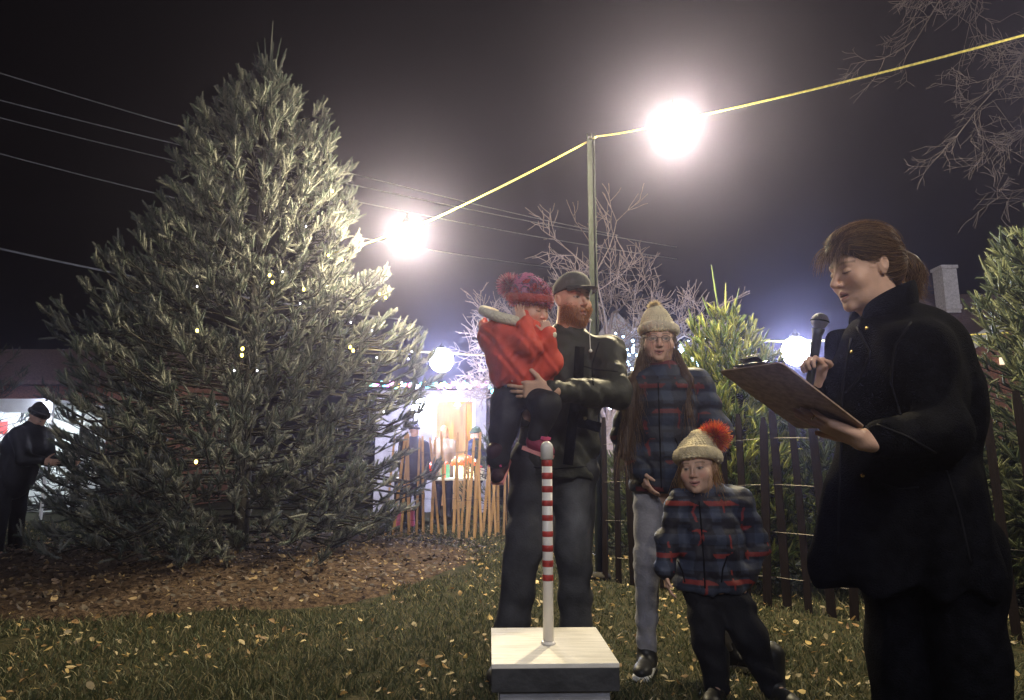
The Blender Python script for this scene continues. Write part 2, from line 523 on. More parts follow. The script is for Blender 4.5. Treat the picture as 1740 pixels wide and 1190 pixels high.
M = {}
HAZE = 0.0080
M["bark"] = mat("conifer_bark", (0.024, 0.022, 0.019), rough=.9, scale=30, bump=.6)
M["needle"] = attr_mat("conifer_needles", rough=0.5, bump=0, vary=0.12, trans=0.18, spec=0.35)
M["steel"] = mat("galvanised_steel", (0.012, 0.016, 0.012), rough=.7, metal=0, spec=.12, scale=20, var=.25)
M["black_plastic"] = mat("black_rubber", (0.02, 0.02, 0.02), rough=.5)
M["wire_dark"] = mat("power_cable", (0.16, 0.16, 0.18), rough=.6)
M["rope"] = mat("yellow_cable_jacket", (0.75, 0.62, 0.16), rough=.5, scale=60, var=.2, spec=.5)

def spruce_profile(q):
    return float(np.interp(q, [0, .1, .3, .42, .5, .56, .68, .79, .88, .94, 1], [1.04, 1.08, 1.03, .94, .80, .70, .65, .57, .34, .15, .03]))
spruce = conifer("spruce_tree", TREE, 5.75, 1.70, 1900, "tall silvery green spruce with thick needle shoots in the mulch bed", "tree", 11,
        0.135, 0.031, 100, 0.0024, (0.082, 0.102, 0.090), (0.205, 0.215, 0.195), lat=7,
        leader=[(0, 0, .72, 0), (.22, .1, .42, 0), (-.2, -.1, .40, 0), (.14, 0, .50, 0), (-.12, .04, .52, 0), (.07, -.1, .40, 0), (.3, 0, .3, 0), (-.35, 0, .3, 0)], z0=.05, profile=spruce_profile)
# ================================================================== cut firs behind the fence
def fir_profile(q): return float(np.interp(q, [0, .1, .3, .55, .8, .93, 1], [.85, 1.0, .95, .84, .66, .42, .10]))
def px_ground(px, Y):
    p = P(px, 900, Y); p[2] = 0; return p
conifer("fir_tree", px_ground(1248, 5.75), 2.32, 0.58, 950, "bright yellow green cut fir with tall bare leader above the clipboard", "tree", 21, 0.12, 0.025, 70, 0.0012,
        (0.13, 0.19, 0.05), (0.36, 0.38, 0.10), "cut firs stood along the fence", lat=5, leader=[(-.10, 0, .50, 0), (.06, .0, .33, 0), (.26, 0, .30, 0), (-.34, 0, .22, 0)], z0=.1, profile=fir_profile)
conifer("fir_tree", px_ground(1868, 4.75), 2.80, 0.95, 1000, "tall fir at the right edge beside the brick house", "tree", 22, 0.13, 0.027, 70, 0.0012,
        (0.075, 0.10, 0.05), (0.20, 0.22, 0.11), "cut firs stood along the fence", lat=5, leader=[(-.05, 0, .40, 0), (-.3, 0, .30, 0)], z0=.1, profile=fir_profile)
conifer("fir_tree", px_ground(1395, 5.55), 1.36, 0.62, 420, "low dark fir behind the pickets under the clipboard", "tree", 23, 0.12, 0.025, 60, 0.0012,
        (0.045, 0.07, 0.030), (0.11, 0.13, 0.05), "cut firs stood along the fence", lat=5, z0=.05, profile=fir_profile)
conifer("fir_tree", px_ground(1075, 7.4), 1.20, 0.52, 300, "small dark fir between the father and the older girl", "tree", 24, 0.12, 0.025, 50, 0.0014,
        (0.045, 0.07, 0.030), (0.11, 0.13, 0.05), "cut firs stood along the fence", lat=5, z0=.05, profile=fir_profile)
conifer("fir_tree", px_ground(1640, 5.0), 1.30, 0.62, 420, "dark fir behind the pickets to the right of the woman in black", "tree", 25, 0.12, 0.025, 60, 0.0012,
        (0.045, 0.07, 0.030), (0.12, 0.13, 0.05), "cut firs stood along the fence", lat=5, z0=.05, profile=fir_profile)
conifer("bush", px_ground(838, 10.9), 1.55, 0.55, 110, "grey green bush at the right corner of the lit stall", "bush", 26, 0.14, 0.022, 46, 0.002,
        (0.05, 0.07, 0.03), (0.13, 0.14, 0.06), None, lat=5, z0=.05, profile=lambda q: (1 - q * q) ** .5 + .05)
for px_, Y_, H_, R_, sd_ in ((-60, 12.5, 3.2, 1.7, 31), (120, 13.8, 2.9, 1.3, 32)):
    conifer("shrub", px_ground(px_, Y_), H_, R_, 150, {31: "dark shrub at the left edge above the white canopy", 32: "dark shrub rising behind the spruce's left skirt"}[sd_], "shrub", sd_, 0.2, 0.03, 40, 0.003,
            (0.04, 0.05, 0.025), (0.08, 0.08, 0.05), None, lat=5, z0=.05, profile=lambda q: (1 - q * q) ** .5 + .05)

# ================================================================== slatted fences
M["slat_shade"] = mat("backlit_shade_slat", (0.009, 0.006, 0.005), rough=.8, scale=5, var=.4, stretch=(30, 30, 1.5), bump=.5, spec=.08, col2=(0.022, 0.014, 0.011))  # same wood slats seen backlit: their shade is put into the colour
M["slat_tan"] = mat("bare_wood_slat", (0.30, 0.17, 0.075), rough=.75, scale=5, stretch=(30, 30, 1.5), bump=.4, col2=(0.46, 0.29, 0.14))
M["fence_wire"] = mat("twisted_fence_wire", (0.10, 0.09, 0.08), rough=.5, metal=.6)
def fence_run(A, B, step, m, label, group, seed, h=1.33, w=.036, lean=.03):
    r = random.Random(seed)
    A = np.array([*A, 0.]); B = np.array([*B, 0.]); L = np.linalg.norm(B - A); d = (B - A) / L
    root = empty("slat_fence", (A + B) / 2, label, "fence", group)
    n = int(L / step)
    nx = np.array([d[1], -d[0], 0])
    for i in range(n + 1):
        c = A + d * (i * step + r.uniform(-.012, .012))
        hh = h + r.uniform(-.05, .04); ln = r.gauss(0, lean); l2 = r.gauss(0, lean * .6)
        top = c + d * ln * hh + nx * l2 * hh; top[2] = hh
        mb = MB()
        ww = w * r.uniform(.85, 1.15)
        # slightly bowed slat with a rough-cut top
        z = [0.0, .33, .66, .93, 1.0]; bow = r.gauss(0, .006)
        V = []; wid = [ww, ww, ww * .98, ww * .95, ww * r.uniform(.35, .8)]
        for q, w_ in zip(z, wid):
            p = c * (1 - q) + top * q + nx * bow * math.sin(math.pi * q)
            if q == 0: p = p - np.array([0, 0, .03])
            for sx, sy in ((-1, -1), (1, -1), (1, 1), (-1, 1)):
                V.append(p + d * sx * w_ / 2 + nx * sy * .0055)
        F = [[0, 3, 2, 1], [16, 17, 18, 19]]
        for s in range(4):
            for j in range(4):
                k = (j + 1) % 4
                F.append([s * 4 + j, s * 4 + k, s * 4 + 4 + k, s * 4 + 4 + j])
        mb.add(V, F)
        mb.build("slat", m, root)
    mb = MB()
    for z in (.18, .48, .80, 1.12):
        pts = [A + d * t + np.array([0, 0, z + .012 * math.sin(t * 5)]) + nx * .0085 * (1 if int(t / step) % 2 else -1) for t in np.arange(0, L, step / 2)]
        mb.tube(pts, .0022, 4)
    mb.build("binding_wire", M["fence_wire"], root)
    return root
FA = G(1030, 985)[:2]; FB = np.array([2.66, 3.88]); FB2 = FB + (FB - FA) * .35
fence_run(FA, FB2, .142, M["slat_shade"], "dark backlit slat fence running behind the girls and the woman in black", "slat fences", 1, w=.052)
fence_run((FA[0] - .06, FA[1] + .12), (-0.10, 9.85), .15, M["slat_shade"], "slat fence going back into the dark behind the father", "slat fences", 2)
fence_run((-0.10, 9.95), (-1.75, 9.6), .105, M["slat_tan"], "bare wood slat fence lit orange in front of the stall", "slat fences", 3, lean=.06, h=1.38)
fence_run((-0.12, 9.5), (-0.75, 9.0), .12, M["slat_tan"], "short overlapping end of slat fence by the father's elbow", "slat fences", 4, lean=.07, h=1.0)

# ================================================================== post, cable and string lamps
post_xy = G(1019, 982)
POST = np.array([post_xy[0], post_xy[1], 0])
post_top = P(1015, 228, POST[1])[2]
pt = empty("steel_post", POST, "tall grey steel channel post carrying the yellow cable", "post")
mb = MB()
for sx in (-.031, .031):
    mb.box(POST + [sx, 0, post_top / 2], (.009, .036, post_top))
mb.box(POST + [0, .014, post_top / 2], (.052, .005, post_top - .02))
mb.build("post_channel", M["steel"], pt)
mb = MB(); mb.lathe(POST + [0, -.022, post_top - .06], [(.004, 0), (.016, .002), (.016, .03), (.006, .035), (.010, .05)], 10); mb.build("insulator", M["black_plastic"], pt, True)
mb = MB(); mb.lathe(POST + [0, 0, 0], [(.10, 0.0), (.09, .03), (.05, .05)], 14); mb.build("footing", M["bark"], pt, True)

W_TOP = P(1015, 232, POST[1])
L1 = P(690, 402, 6.55); L2 = P(1145, 218, 5.0)
W_R = P(1740, 60, 4.0)
dirR = W_R - P(1145, 206, 5.0)
POST2 = np.array([5.9, 2.75, 0.]); POST2_T = np.array([5.9, 2.75, 4.35])
POST3 = np.array([-1.0, -3.4, 0.]); POST3_T = np.array([-1.0, -3.4, 4.2])
def cable(name, pts, r, m, label, n=6):
    mb = MB(); mb.tube(pts, r, n); o = mb.build(name, m, None, True, origin=pts[0])
    return tag(o, label, "cable")
def sag(a, b, s, n=14):
    a = np.array(a); b = np.array(b)
    return [a + (b - a) * t - np.array([0, 0, s * 4 * t * (1 - t)]) for t in np.linspace(0, 1, n)]
wl = sag(W_TOP, P(733, 374, 6.75), .02) + sag(P(690, 388, 6.8), P(560, 432, 7.1), .02, 6)
cable("lamp_cable", wl, .0105, M["rope"], "yellow cable sloping down from the post to the lamp beside the spruce")
wr = sag(W_TOP, P(1145, 206, 5.0), .015, 8) + sag(P(1145, 206, 5.0), W_R, .02, 10)[1:] + sag(W_R, POST2_T, .05, 8)[1:]
cable("lamp_cable", wr, .0085, M["rope"], "yellow cable rising to the right from the post past the high lamp")
w3 = sag(POST2_T, POST3_T, .35, 20)
cable("lamp_cable", w3, .0085, M["rope"], "unseen yellow cable added behind the camera for the fill lamps")  # added run that only carries the fill lamps
for pp, tt, lb in ((POST2, POST2_T, "steel post of the cable off to the right"), (POST3, POST3_T, "unseen steel post added to carry the fill lamp cable")):
    e = empty("steel_post", pp, lb, "post")
    mb = MB()
    for sx in (-.021, .021): mb.box(pp + [sx, 0, tt[2] / 2], (.007, .032, tt[2]))
    mb.box(pp + [0, .014, tt[2] / 2], (.034, .005, tt[2] - .02)); mb.build("post_channel", M["steel"], e)
    mb = MB(); mb.lathe(pp + [0, 0, 0], [(.10, 0.0), (.09, .03), (.05, .05)], 14); mb.build("footing", M["bark"], e, True)

def glow_bulb_mat(name, col, strength, clear=.75):
    m, nt, b = nmat(name)
    N, L = nt.nodes, nt.links
    tr = N.new("ShaderNodeBsdfTransparent"); em = N.new("ShaderNodeEmission")
    em.inputs[0].default_value = (*col, 1); em.inputs[1].default_value = strength
    ad = N.new("ShaderNodeAddShader")
    L.new(tr.outputs[0], ad.inputs[0]); L.new(em.outputs[0], ad.inputs[1]); L.new(ad.outputs[0], N["Material Output"].inputs[0])
    return m
WARM = (1.0, 0.84, 0.52); COOL = (0.72, 0.78, 1.0)
M["bulb_warm"] = glow_bulb_mat("bulb_warm", (1, .88, .55), 9.0)
M["bulb_cool"] = glow_bulb_mat("bulb_cool", (.82, .86, 1), 9.0)
def string_lamp(c, R, watts, label, col=WARM, m="bulb_warm", hang=.05, group="lamps on the yellow cable"):
    c = np.array(c, float)
    root = empty("hanging_lamp", c, label, "lamp", group)
    mb = MB(); mb.lathe(c + [0, 0, R * .93], [(R * .36, 0), (R * .38, .03), (R * .25, .06), (.018, .075), (.008, .08 + hang)], 14)
    mb.build("socket", M["black_plastic"], root, True)
    mb = MB(); mb.ball(c, R, 24, 16, (1, 1, 1.04)); mb.build("bulb", M[m], root, True)
    ld = bpy.data.lights.new("lamp_light", 'POINT'); ld.energy = watts; ld.color = col; ld.shadow_soft_size = R * .8
    lo = bpy.data.objects.new("lamp_light", ld); COL.objects.link(lo); lo.parent = root
    return root
string_lamp(L1, .13, 430, "dazzling warm lamp beside the right edge of the spruce")
string_lamp(L2, .12, 440, "dazzling warm lamp high up to the right of the post")
string_lamp(np.array([4.15, 3.50, 3.62]), .11, 150, "warm lamp on the cable off to the right", (1, .90, .70))
string_lamp(np.array([2.1, -0.75, 3.55]), .11, 85, "unseen warm fill lamp added on the cable behind the camera on the right", (1, .92, .78), hang=.1)  # unseen lamp added behind the camera to light the fronts
string_lamp(np.array([0.9, -1.7, 3.65]), .11, 60, "unseen warm fill lamp added on the cable behind the camera on the left", (1, .92, .78), hang=.1)  # second added lamp, also there for front fill
string_lamp(P(1353, 597, 7.6), .16, 150, "bluish white lamp behind the microphone and clipboard", COOL, "bulb_cool", .03, "white lamps of the market")
string_lamp(P(750, 612, 11.2), .20, 160, "bluish white lamp above the stall roof", COOL, "bulb_cool", .03, "white lamps of the market")
string_lamp(P(833, 608, 12.5), .07, 25, "small bluish lamp by the toddler's red coat", COOL, "bulb_cool", .03, "white lamps of the market")
string_lamp(P(718, 697, 11.6), .19, 130, "white lamp low at the left corner of the stall", COOL, "bulb_cool", .03, "white lamps of the market")
string_lamp(P(1038, 690, 10.5), .05, 10, "tiny bluish lamp in the gap between father and older girl", COOL, "bulb_cool", .02, "white lamps of the market")
M["rope_dim"] = mat("tan_cable_jacket", (0.5, 0.42, 0.2), rough=.6)
cable("lamp_cable", sag(P(600, 592, 11.4), P(750, 599, 11.25), .01, 5) + sag(P(750, 599, 11.25), P(1000, 610, 12.8), .03, 8)[1:], .013, M["rope_dim"], "tan cable through the lamp above the stall")
cable("lamp_cable", sag(P(1180, 570, 7.9), P(1353, 580, 7.65), .02, 6) + sag(P(1353, 580, 7.65), P(1800, 560, 7.0), .02, 6)[1:], .009, M["rope"], "yellow cable behind the bright green fir")
for (a, b, Y0, Y1, s, lb) in (((-80, 100), (1050, 400), 13, 21, .25, "uppermost power line left of the spruce"),
                      ((-80, 150), (1150, 420), 13.5, 21, .25, "second power line from the top left of the spruce"),
                      ((-80, 180), (1150, 440), 13.8, 22, .3, "third power line from the top left of the spruce"),
                      ((-80, 240), (1100, 470), 14, 23, .5, "fourth power line from the top left of the spruce"),
                      ((-80, 405), (700, 545), 12, 17, .15, "lowest and thickest power line left of the spruce")):
    cable("power_line", sag(P(a[0], a[1], Y0), P(b[0], b[1], Y1), s, 16), .016 if "lowest" not in lb else .024, M["wire_dark"], lb, 5).__setitem__("group", "power lines behind the spruce")

# ================================================================== bare trees
M["bare_bark"] = mat("pale_bare_bark", (0.22, 0.17, 0.165), rough=.85, scale=20, bump=.4)
def grow(mb_lists, p, d, L, r, depth, rr, spread, upb):
    A, B, RA, RB = mb_lists
    n = 4; pts = [p]
    for i in range(n):
        d = unit(d + rr.normal(0, .13, 3) + np.array([0, 0, upb]))
        q = p + d * L / n
        A.append(p); B.append(q); RA.append(r * (1 - .12 * i)); RB.append(r * (1 - .12 * (i + 1)))
        p = q; pts.append(p)
        if depth > 0 and i > 0:
            for _ in range(rr.integers(1, 3)):
                s = unit(np.cross(d, rr.normal(size=3)))
                grow(mb_lists, p, unit(d * .8 + s * spread * (.7 + .6 * rr.random())), L * (.48 + .22 * rr.random()), max(r * .5, .0035), depth - 1, rr, spread, upb)
def bare_tree(base, trunk_h, limbs, label, seed, depth=4, spread=.75, upb=.06, tr=.11, minr=.006, first=None):
    rr = np.random.default_rng(seed)
    root = empty("bare_tree", base, label, "tree")
    ls = ([], [], [], [])
    top = np.array(base) + [0, 0, trunk_h]
    mb = MB(); mb.tube([np.array(base), np.array(base) + [.03, 0, trunk_h * .5], top], [tr * 1.25, tr, tr * .85], 10); mb.build("trunk", M["bare_bark"], root, True)
    for (d, L, st) in limbs:
        grow(ls, top + np.array(st), unit(d), L, tr * .5, depth, rr, spread, upb)
    for s in first or []: s(ls, rr)
    V, F = tube_batch(ls[0], ls[1], np.maximum(ls[2], minr), np.maximum(ls[3], minr), 4)
    mesh_obj("crown", V, F, M["bare_bark"], root)
    return root
b0 = px_ground(1040, 12.2)
bare_tree(b0, 1.6, [((.05, 0, 1), 2.1, (0, 0, 0)), ((.45, -.2, 1), 1.6, (0, 0, 0)), ((-.5, 0, 1), 1.8, (0, 0, 0)), ((.8, .2, .7), 1.1, (0, 0, .1)),
                    ((-1.0, .1, .75), 1.7, (0, 0, 0)), ((-1.0, -.3, 1.2), 1.8, (0, 0, -.2)), ((1.1, -.2, .45), 1.0, (0, 0, 0)), ((-1.2, 0, .4), 1.4, (0, 0, -.1))],
          "leafless pale tree spreading behind the steel post", 5, depth=4)
def drooping(specs):
    def f(ls, rr):
        for a, b, Y, r in specs:
            a = P(*a, Y); b = P(*b, Y - .3); n = 6; p = a
            for i in range(n):
                q = a + (b - a) * (i + 1) / n + rr.normal(0, .03, 3)
                ls[0].append(p); ls[1].append(q); ls[2].append(r * (1 - .13 * i)); ls[3].append(r * (1 - .13 * (i + 1)))
                d = unit(q - p); p = q
                for _ in range(2):
                    s = unit(np.cross(d, rr.normal(size=3)))
                    grow(ls, p, unit(d * 1.0 + s * .6), .42, r * .35, 1 if rr.random() < .6 else 2, rr, .7, -.02)
    return f
b1 = px_ground(2140, 8.2)
M['bare_bark'] = mat('dim_bare_bark', (0.10, 0.08, 0.08), rough=.9, scale=20, bump=.4)
bare_tree(b1, 4.2, [((-.2, -.1, 1), 2.0, (0, 0, 0)), ((.5, .2, 1), 2.5, (0, 0, 0))],
          "bare tree whose twigs hang into the upper right corner", 9, depth=3, minr=.003,
          first=[drooping([((1790, 20), (1630, 235), 7.6, .020), ((1800, 190), (1690, 245), 7.9, .012), ((1700, -120), (1512, 100), 8.0, .018), ((1690, -100), (1640, 75), 8.3, .014),
                           ((1640, -90), (1560, 15), 7.8, .012), ((1850, 300), (1695, 330), 8.2, .010), ((1850, -40), (1700, 130), 7.9, .014), ((1900, 100), (1660, 190), 8.2, .013)])])
tru = P(2140, 0, 8.2)

# ================================================================== lit stall with people's table
M["stall_wall"] = mat("lilac_painted_boards", (0.36, 0.34, 0.42), rough=.7, scale=6, var=.12, bump=.3)
M["roof_dark"] = mat("dark_roof_shingle", (0.05, 0.04, 0.04), rough=.9, scale=30, bump=.5)
M["wood_warm"] = mat("pale_pine_boards", (0.50, 0.30, 0.12), rough=.7, scale=8, stretch=(1, 1, .2), var=.15)
M["white_paint"] = mat("white_paint", (0.75, 0.74, 0.72), rough=.55, scale=20, var=.05)
SY = 14.0
def PS(px, py, Y=SY): return P(px, py, Y)
sb = px_ground(755, SY + 1.0)
stall = empty("market_stall", sb, "lilac wooden stall with a lit doorway and coloured lights on its eave", "stall")
x0, x1 = PS(640, 700)[0], PS(826, 700)[0]
zt = PS(760, 664)[2]
dx0, dx1 = PS(742, 700)[0], PS(803, 700)[0]; dz = PS(760, 683)[2]
mb = MB()
mb.box(((x0 + dx0) / 2, SY, zt / 2), (dx0 - x0, .08, zt)); mb.box(((x1 + dx1) / 2, SY, zt / 2), (x1 - dx1, .08, zt))
mb.box(((dx0 + dx1) / 2, SY, (zt + dz) / 2), (dx1 - dx0, .078, zt - dz))
mb.box((x0 + .04, SY + 1.04, zt / 2), (.08, 2.0, zt)); mb.box((x1 - .04, SY + 1.04, zt / 2), (.08, 2.0, zt))
mb.build("wall", M["stall_wall"], stall)
mb = MB(); mb.box(((x0 + x1) / 2, SY + 2.09, zt / 2), (x1 - x0, .08, zt)); mb.build("back_wall", M["wood_warm"], stall)
mb = MB(); mb.box(((x0 + x1) / 2, SY + 1.0, zt + .06), (x1 - x0 + .3, 2.5, .1)); mb.build("roof", M["roof_dark"], stall)
mb = MB()
for xx in (dx0 - .03, dx1 + .03): mb.box((xx, SY - .055, dz / 2), (.06, .03, dz))
mb.box(((dx0 + dx1) / 2, SY - .055, dz + .03), (dx1 - dx0 + .12, .03, .06)); mb.build("door_frame", M["white_paint"], stall)
# open plank door leaf, swung into the opening
mb = MB(); mb.box((dx1 - .17, SY + .26, dz / 2 - .01), (.05, .42, dz - .06)); mb.box((dx1 - .30, SY + .5, dz / 2 - .01), (.26, .04, dz - .08)); mb.build("door", M["wood_warm"], stall)
mb = MB(); mb.box((x0 + (x1 - x0) * .52, SY + 1.2, .95), ((x1 - x0) * .5, .4, .05)); mb.box((x0 + (x1 - x0) * .52, SY + 1.2, .5), ((x1 - x0) * .46, .36, .84)); mb.build("counter", M["wood_warm"], stall)
M["lit_bulb"] = glow_bulb_mat("ceiling_bulb", (1, .75, .4), 14)
ctr = np.array([(dx0 + dx1) / 2, SY + .7, zt - .25])
mb = MB(); mb.ball(ctr, .06, 12, 8); mb.build("ceiling_bulb", M["lit_bulb"], stall, True)
ld = bpy.data.lights.new("stall_light", 'POINT'); ld.energy = 110; ld.color = (1, .66, .32); ld.shadow_soft_size = .06
lo = bpy.data.objects.new("stall_light", ld); COL.objects.link(lo); lo.parent = stall; lo.location = [float(a) for a in ctr - np.array(stall.location)]
# coloured eave lights: one garland thing with single bulbs
gcols = [((1, .1, .15), "red"), ((.2, .9, 1), "cyan"), ((1, .75, .15), "amber"), ((.75, .3, 1), "violet"), ((1, .35, .8), "pink"), ((.3, 1, .7), "mint"), ((.9, .9, 1), "white")]
for c_, n_ in gcols: M["g_" + n_] = emit("garland_" + n_, c_, 3.5)
gar = empty("light_garland", (x0, SY - .3, zt + .06), "multicoloured bulb garland along the stall eave", "light garland")
r = random.Random(5)
pts = []
for i in range(46):
    t = i / 45; x = x0 - .15 + (x1 - x0 + .35) * t
    p = np.array([x, SY - .29, zt + .085 + .03 * math.sin(i * 1.7) + r.uniform(-.02, .02)])
    if t > .97: p[2] -= .12; 
    pts.append(p)
    c_, n_ = gcols[r.randrange(7)]
    mb = MB(); mb.ball(p, .038, 8, 6, (1, 1, 1.3)); mb.build("bulb", M["g_" + n_], gar, True)
mb = MB(); mb.tube([p + [0, .0, .03] for p in pts], .006, 4); mb.build("wire", M["black_plastic"], gar)
e0 = pts[-1]
for i, (ddx, ddz) in enumerate(((.06, -.07), (.13, -.15), (.19, -.22))):
    mb = MB(); mb.ball(e0 + [ddx, 0, ddz], .03, 8, 6); mb.build("bulb", emit("garland_orange", (1, .42, .08), 5) if i == 0 else bpy.data.materials["garland_orange"], gar, True)

# stock table in front of the stall
ty = 11.6
tb = empty("trestle_table", px_ground(755, ty), "trestle table of goods behind the tan slat fence", "table")
tx0, tx1 = P(668, 800, ty)[0], P(842, 800, ty)[0]; tz = P(750, 812, ty)[2]
mb = MB(); mb.box(((tx0 + tx1) / 2, ty, tz - .02), (tx1 - tx0, .7, .035)); mb.build("table_top", M["white_paint"], tb)
for xx in (tx0 + .1, tx1 - .1):
    for yy in (-.28, .28):
        mb = MB(); mb.box((xx, ty + yy, (tz - .04) / 2), (.045, .045, tz - .04)); mb.build("leg", M["steel"], tb)
def gift(px, py, w, h, col, label, e=0.0, ribbon=(.8, .8, .75)):
    c = P(px, py, ty - .1); c[2] = tz
    m1 = mat("wrap_" + label.split()[0], col, rough=.4, scale=14, var=.1)
    o = empty("gift_box", c, label, "gift box", "wrapped boxes on the trestle table")
    mb = MB(); mb.box(c + [0, 0, h / 2], (w, w * .8, h)); mb.build("box_body", m1, o)
    mb = MB(); mb.box(c + [0, 0, h / 2 + .002], (w * .16, w * .8 + .006, h + .004)); mb.box(c + [0, 0, h - .03], (w + .006, w * .14, .066))
    mb.ball(c + [0, 0, h + .025], .03, 8, 6, (1.6, 1, .8)); mb.build("ribbon", mat("ribbon_" + label.split()[0], ribbon, rough=.4), o)
gift(693, 800, .16, .26, (.08, .55, .2), "green gift box at the left end of the trestle table")
gift(712, 800, .15, .33, (.12, .6, .28), "tall mint green gift box second from the left")
gift(757, 800, .14, .22, (.16, .45, .25), "sage green gift box left of the lit toadstool", ribbon=(.9, .2, .1))
gift(815, 800, .16, .16, (.7, .65, .55), "cream gift box right of the lit toadstool", ribbon=(.8, .1, .1))
c = P(731, 790, ty - .15); c[2] = tz + .135
mb = MB(); mb.ball(c, .13, 20, 14); o = empty("bauble", c - [0, 0, .13], "large shiny red bauble on the trestle table", "ornament")
mb.build("glass_ball", mat("red_glass", (.75, .06, .02), rough=.15, spec=.8), o, True)
mb = MB(); mb.lathe(c + [0, 0, .125], [(.03, 0), (.03, .03), (.008, .04)], 10); mb.build("cap", M["steel"], o, True)
# lit toadstool ornament
c = P(788, 800, ty - .05); c[2] = tz
o = empty("toadstool_lantern", c, "lit lantern with a red spotted cap and glowing white stems", "lantern")
mb = MB(); mb.lathe(c + [0, 0, .20], [(.21, 0), (.22, .03), (.19, .10), (.12, .16), (.02, .19)], 22); mb.build("cap", emit("lantern_cap", (.85, .12, .02), .9), o, True)
for i in range(8):
    a = i * .8 - 2.8; rr_ = .19 if i % 2 else .13; zz = .31 if i % 2 else .36
    mb = MB(); mb.ball(c + [rr_ * math.cos(a), rr_ * math.sin(a), zz - .03], .032, 8, 6); mb.build("spot", emit("lantern_spot", (1, .85, .5), 3), o, True)
for i in range(4):
    mb = MB(); mb.lathe(c + [-.135 + .09 * i, -.03, 0], [(.035, 0), (.038, .12), (.032, .205)], 10); mb.build("stem", emit("lantern_stem", (1, .80, .42), 3.2), o, True)
c = P(690, 838, ty - .6)
mb = MB(); mb.box((c[0], c[1], .12 + .0), (.3, .3, .24)); mb.box((c[0], c[1], .255), (.33, .33, .03))
o = mb.build("storage_bin", mat("pink_plastic", (.75, .18, .35), rough=.4), None, origin=(c[0], c[1], 0)); tag(o, "pink plastic bin below the left end of the trestle table", "bin")

# ================================================================== pale canopy with blue lights
cy = 12.8
ap = P(1046, 528, cy + 1.2); cbase = ap.copy(); cbase[2] = 0
can = empty("pop_up_canopy", cbase, "pale lilac pop-up canopy between the father and the older girl", "canopy")
ez = P(1046, 640, cy)[2]; hw = 1.55
cn = [np.array([ap[0] + sx * hw, ap[1] + sy * hw, ez]) for sx, sy in ((-1, -1), (1, -1), (1, 1), (-1, 1))]
M["canvas"] = mat("pale_lilac_canvas", (0.62, 0.60, 0.70), rough=.8, scale=5, var=.1, bump=.3)
M["canvas_t"] = attr_mat("thin_canvas", bump=0, trans=.5)
mb = MB()
# gently concave roof panels
V = []; F = []
n = 8
for k in range(4):
    a, b = cn[k], cn[(k + 1) % 4]
    for i in range(n + 1):
        for j in range(n + 1):
            q = i / n; e = a + (b - a) * j / n
            p = ap * (1 - q) + e * q; p[2] -= .22 * math.sin(math.pi * q) * (1 - .3 * math.cos((j / n - .5) * math.pi))
            V.append(p)
    o_ = k * (n + 1) ** 2
    for i in range(n):
        for j in range(n): F.append([o_ + i * (n + 1) + j, o_ + (i + 1) * (n + 1) + j, o_ + (i + 1) * (n + 1) + j + 1, o_ + i * (n + 1) + j + 1])
mesh_obj("roof_fabric", V, F, M["canvas"], can, True)
mb = MB()
for k in range(4):
    a, b = cn[k], cn[(k + 1) % 4]; d_ = unit(b - a); nrm = np.array([d_[1], -d_[0], 0])
    mb.box((a + b) / 2 + [0, 0, -.12], (np.linalg.norm(b - a) if abs(d_[0]) > .5 else .01, np.linalg.norm(b - a) if abs(d_[1]) > .5 else .01, .24))
mb.build("valance", M["canvas"], can)
for k in range(4):
    mb = MB(); mb.box((cn[k][0], cn[k][1], ez / 2 - .13), (.035, .035, ez - .26)); mb.build("leg", M["steel"], can)
M["blue_led"] = emit("blue_white_led", (.45, .75, 1), 16)
gar = empty("light_garland", cn[0], "blue white twinkle lights heaped along the canopy front", "light garland")
r = random.Random(8); pts = []
for i in range(70):
    side = i % 2
    pc = P(1172 if side else 1075, 607 if side else 600, cy - 1.7)
    p = pc + [r.gauss(0, .13), r.gauss(0, .05), r.gauss(0, .14)]
    pts.append(p); mb = MB(); mb.ball(p, .013 + .012 * r.random(), 6, 5); mb.build("bulb", M["blue_led"], gar, True)
mb = MB(); mb.tube(sorted(pts, key=lambda q: q[0]), .003, 3); mb.build("wire", M["black_plastic"], gar)
pc = P(1120, 603, cy - 1.9)
ld = bpy.data.lights.new("led_light", 'POINT'); ld.energy = 30; ld.color = (.6, .75, 1); ld.shadow_soft_size = .3
lo = bpy.data.objects.new("led_light", ld); COL.objects.link(lo); lo.parent = gar; lo.location = [float(a) for a in pc - cn[0]]

# ================================================================== brick house on the right
M["brick"] = mat("red_brown_brick", (0.20, 0.09, 0.06), rough=.85, scale=30, var=.3, bump=.3)
M["shingle"] = mat("brown_shingle", (0.12, 0.075, 0.065), rough=.9, scale=25, var=.3, bump=.6)
M["chimney_w"] = mat("pale_render", (0.55, 0.52, 0.55), rough=.8, scale=18, var=.12, bump=.2)
HY = 15.0
hb = px_ground(1760, HY + 3)
house = empty("brick_house", hb, "low brick house with brown roof behind the right fir", "house")
xl, xr = P(1575, 500, HY)[0], P(2150, 500, HY)[0]
ezh = P(1640, 585, HY)[2]; rz = P(1640, 500, HY + 2.6)[2]
mb = MB(); mb.box(((xl + xr) / 2, HY + 2.7, ezh / 2 - .02), (xr - xl - .6, 5.0, ezh - .05)); mb.build("wall", M["brick"], house)
mb = MB()
yr = HY + 2.6
V = [[xl, HY - .1, ezh], [xr, HY - .1, ezh], [xr, yr, rz], [xl, yr, rz], [xl, yr + 2.7, ezh], [xr, yr + 2.7, ezh]]
V += [[v[0], v[1], v[2] - .12] for v in V]
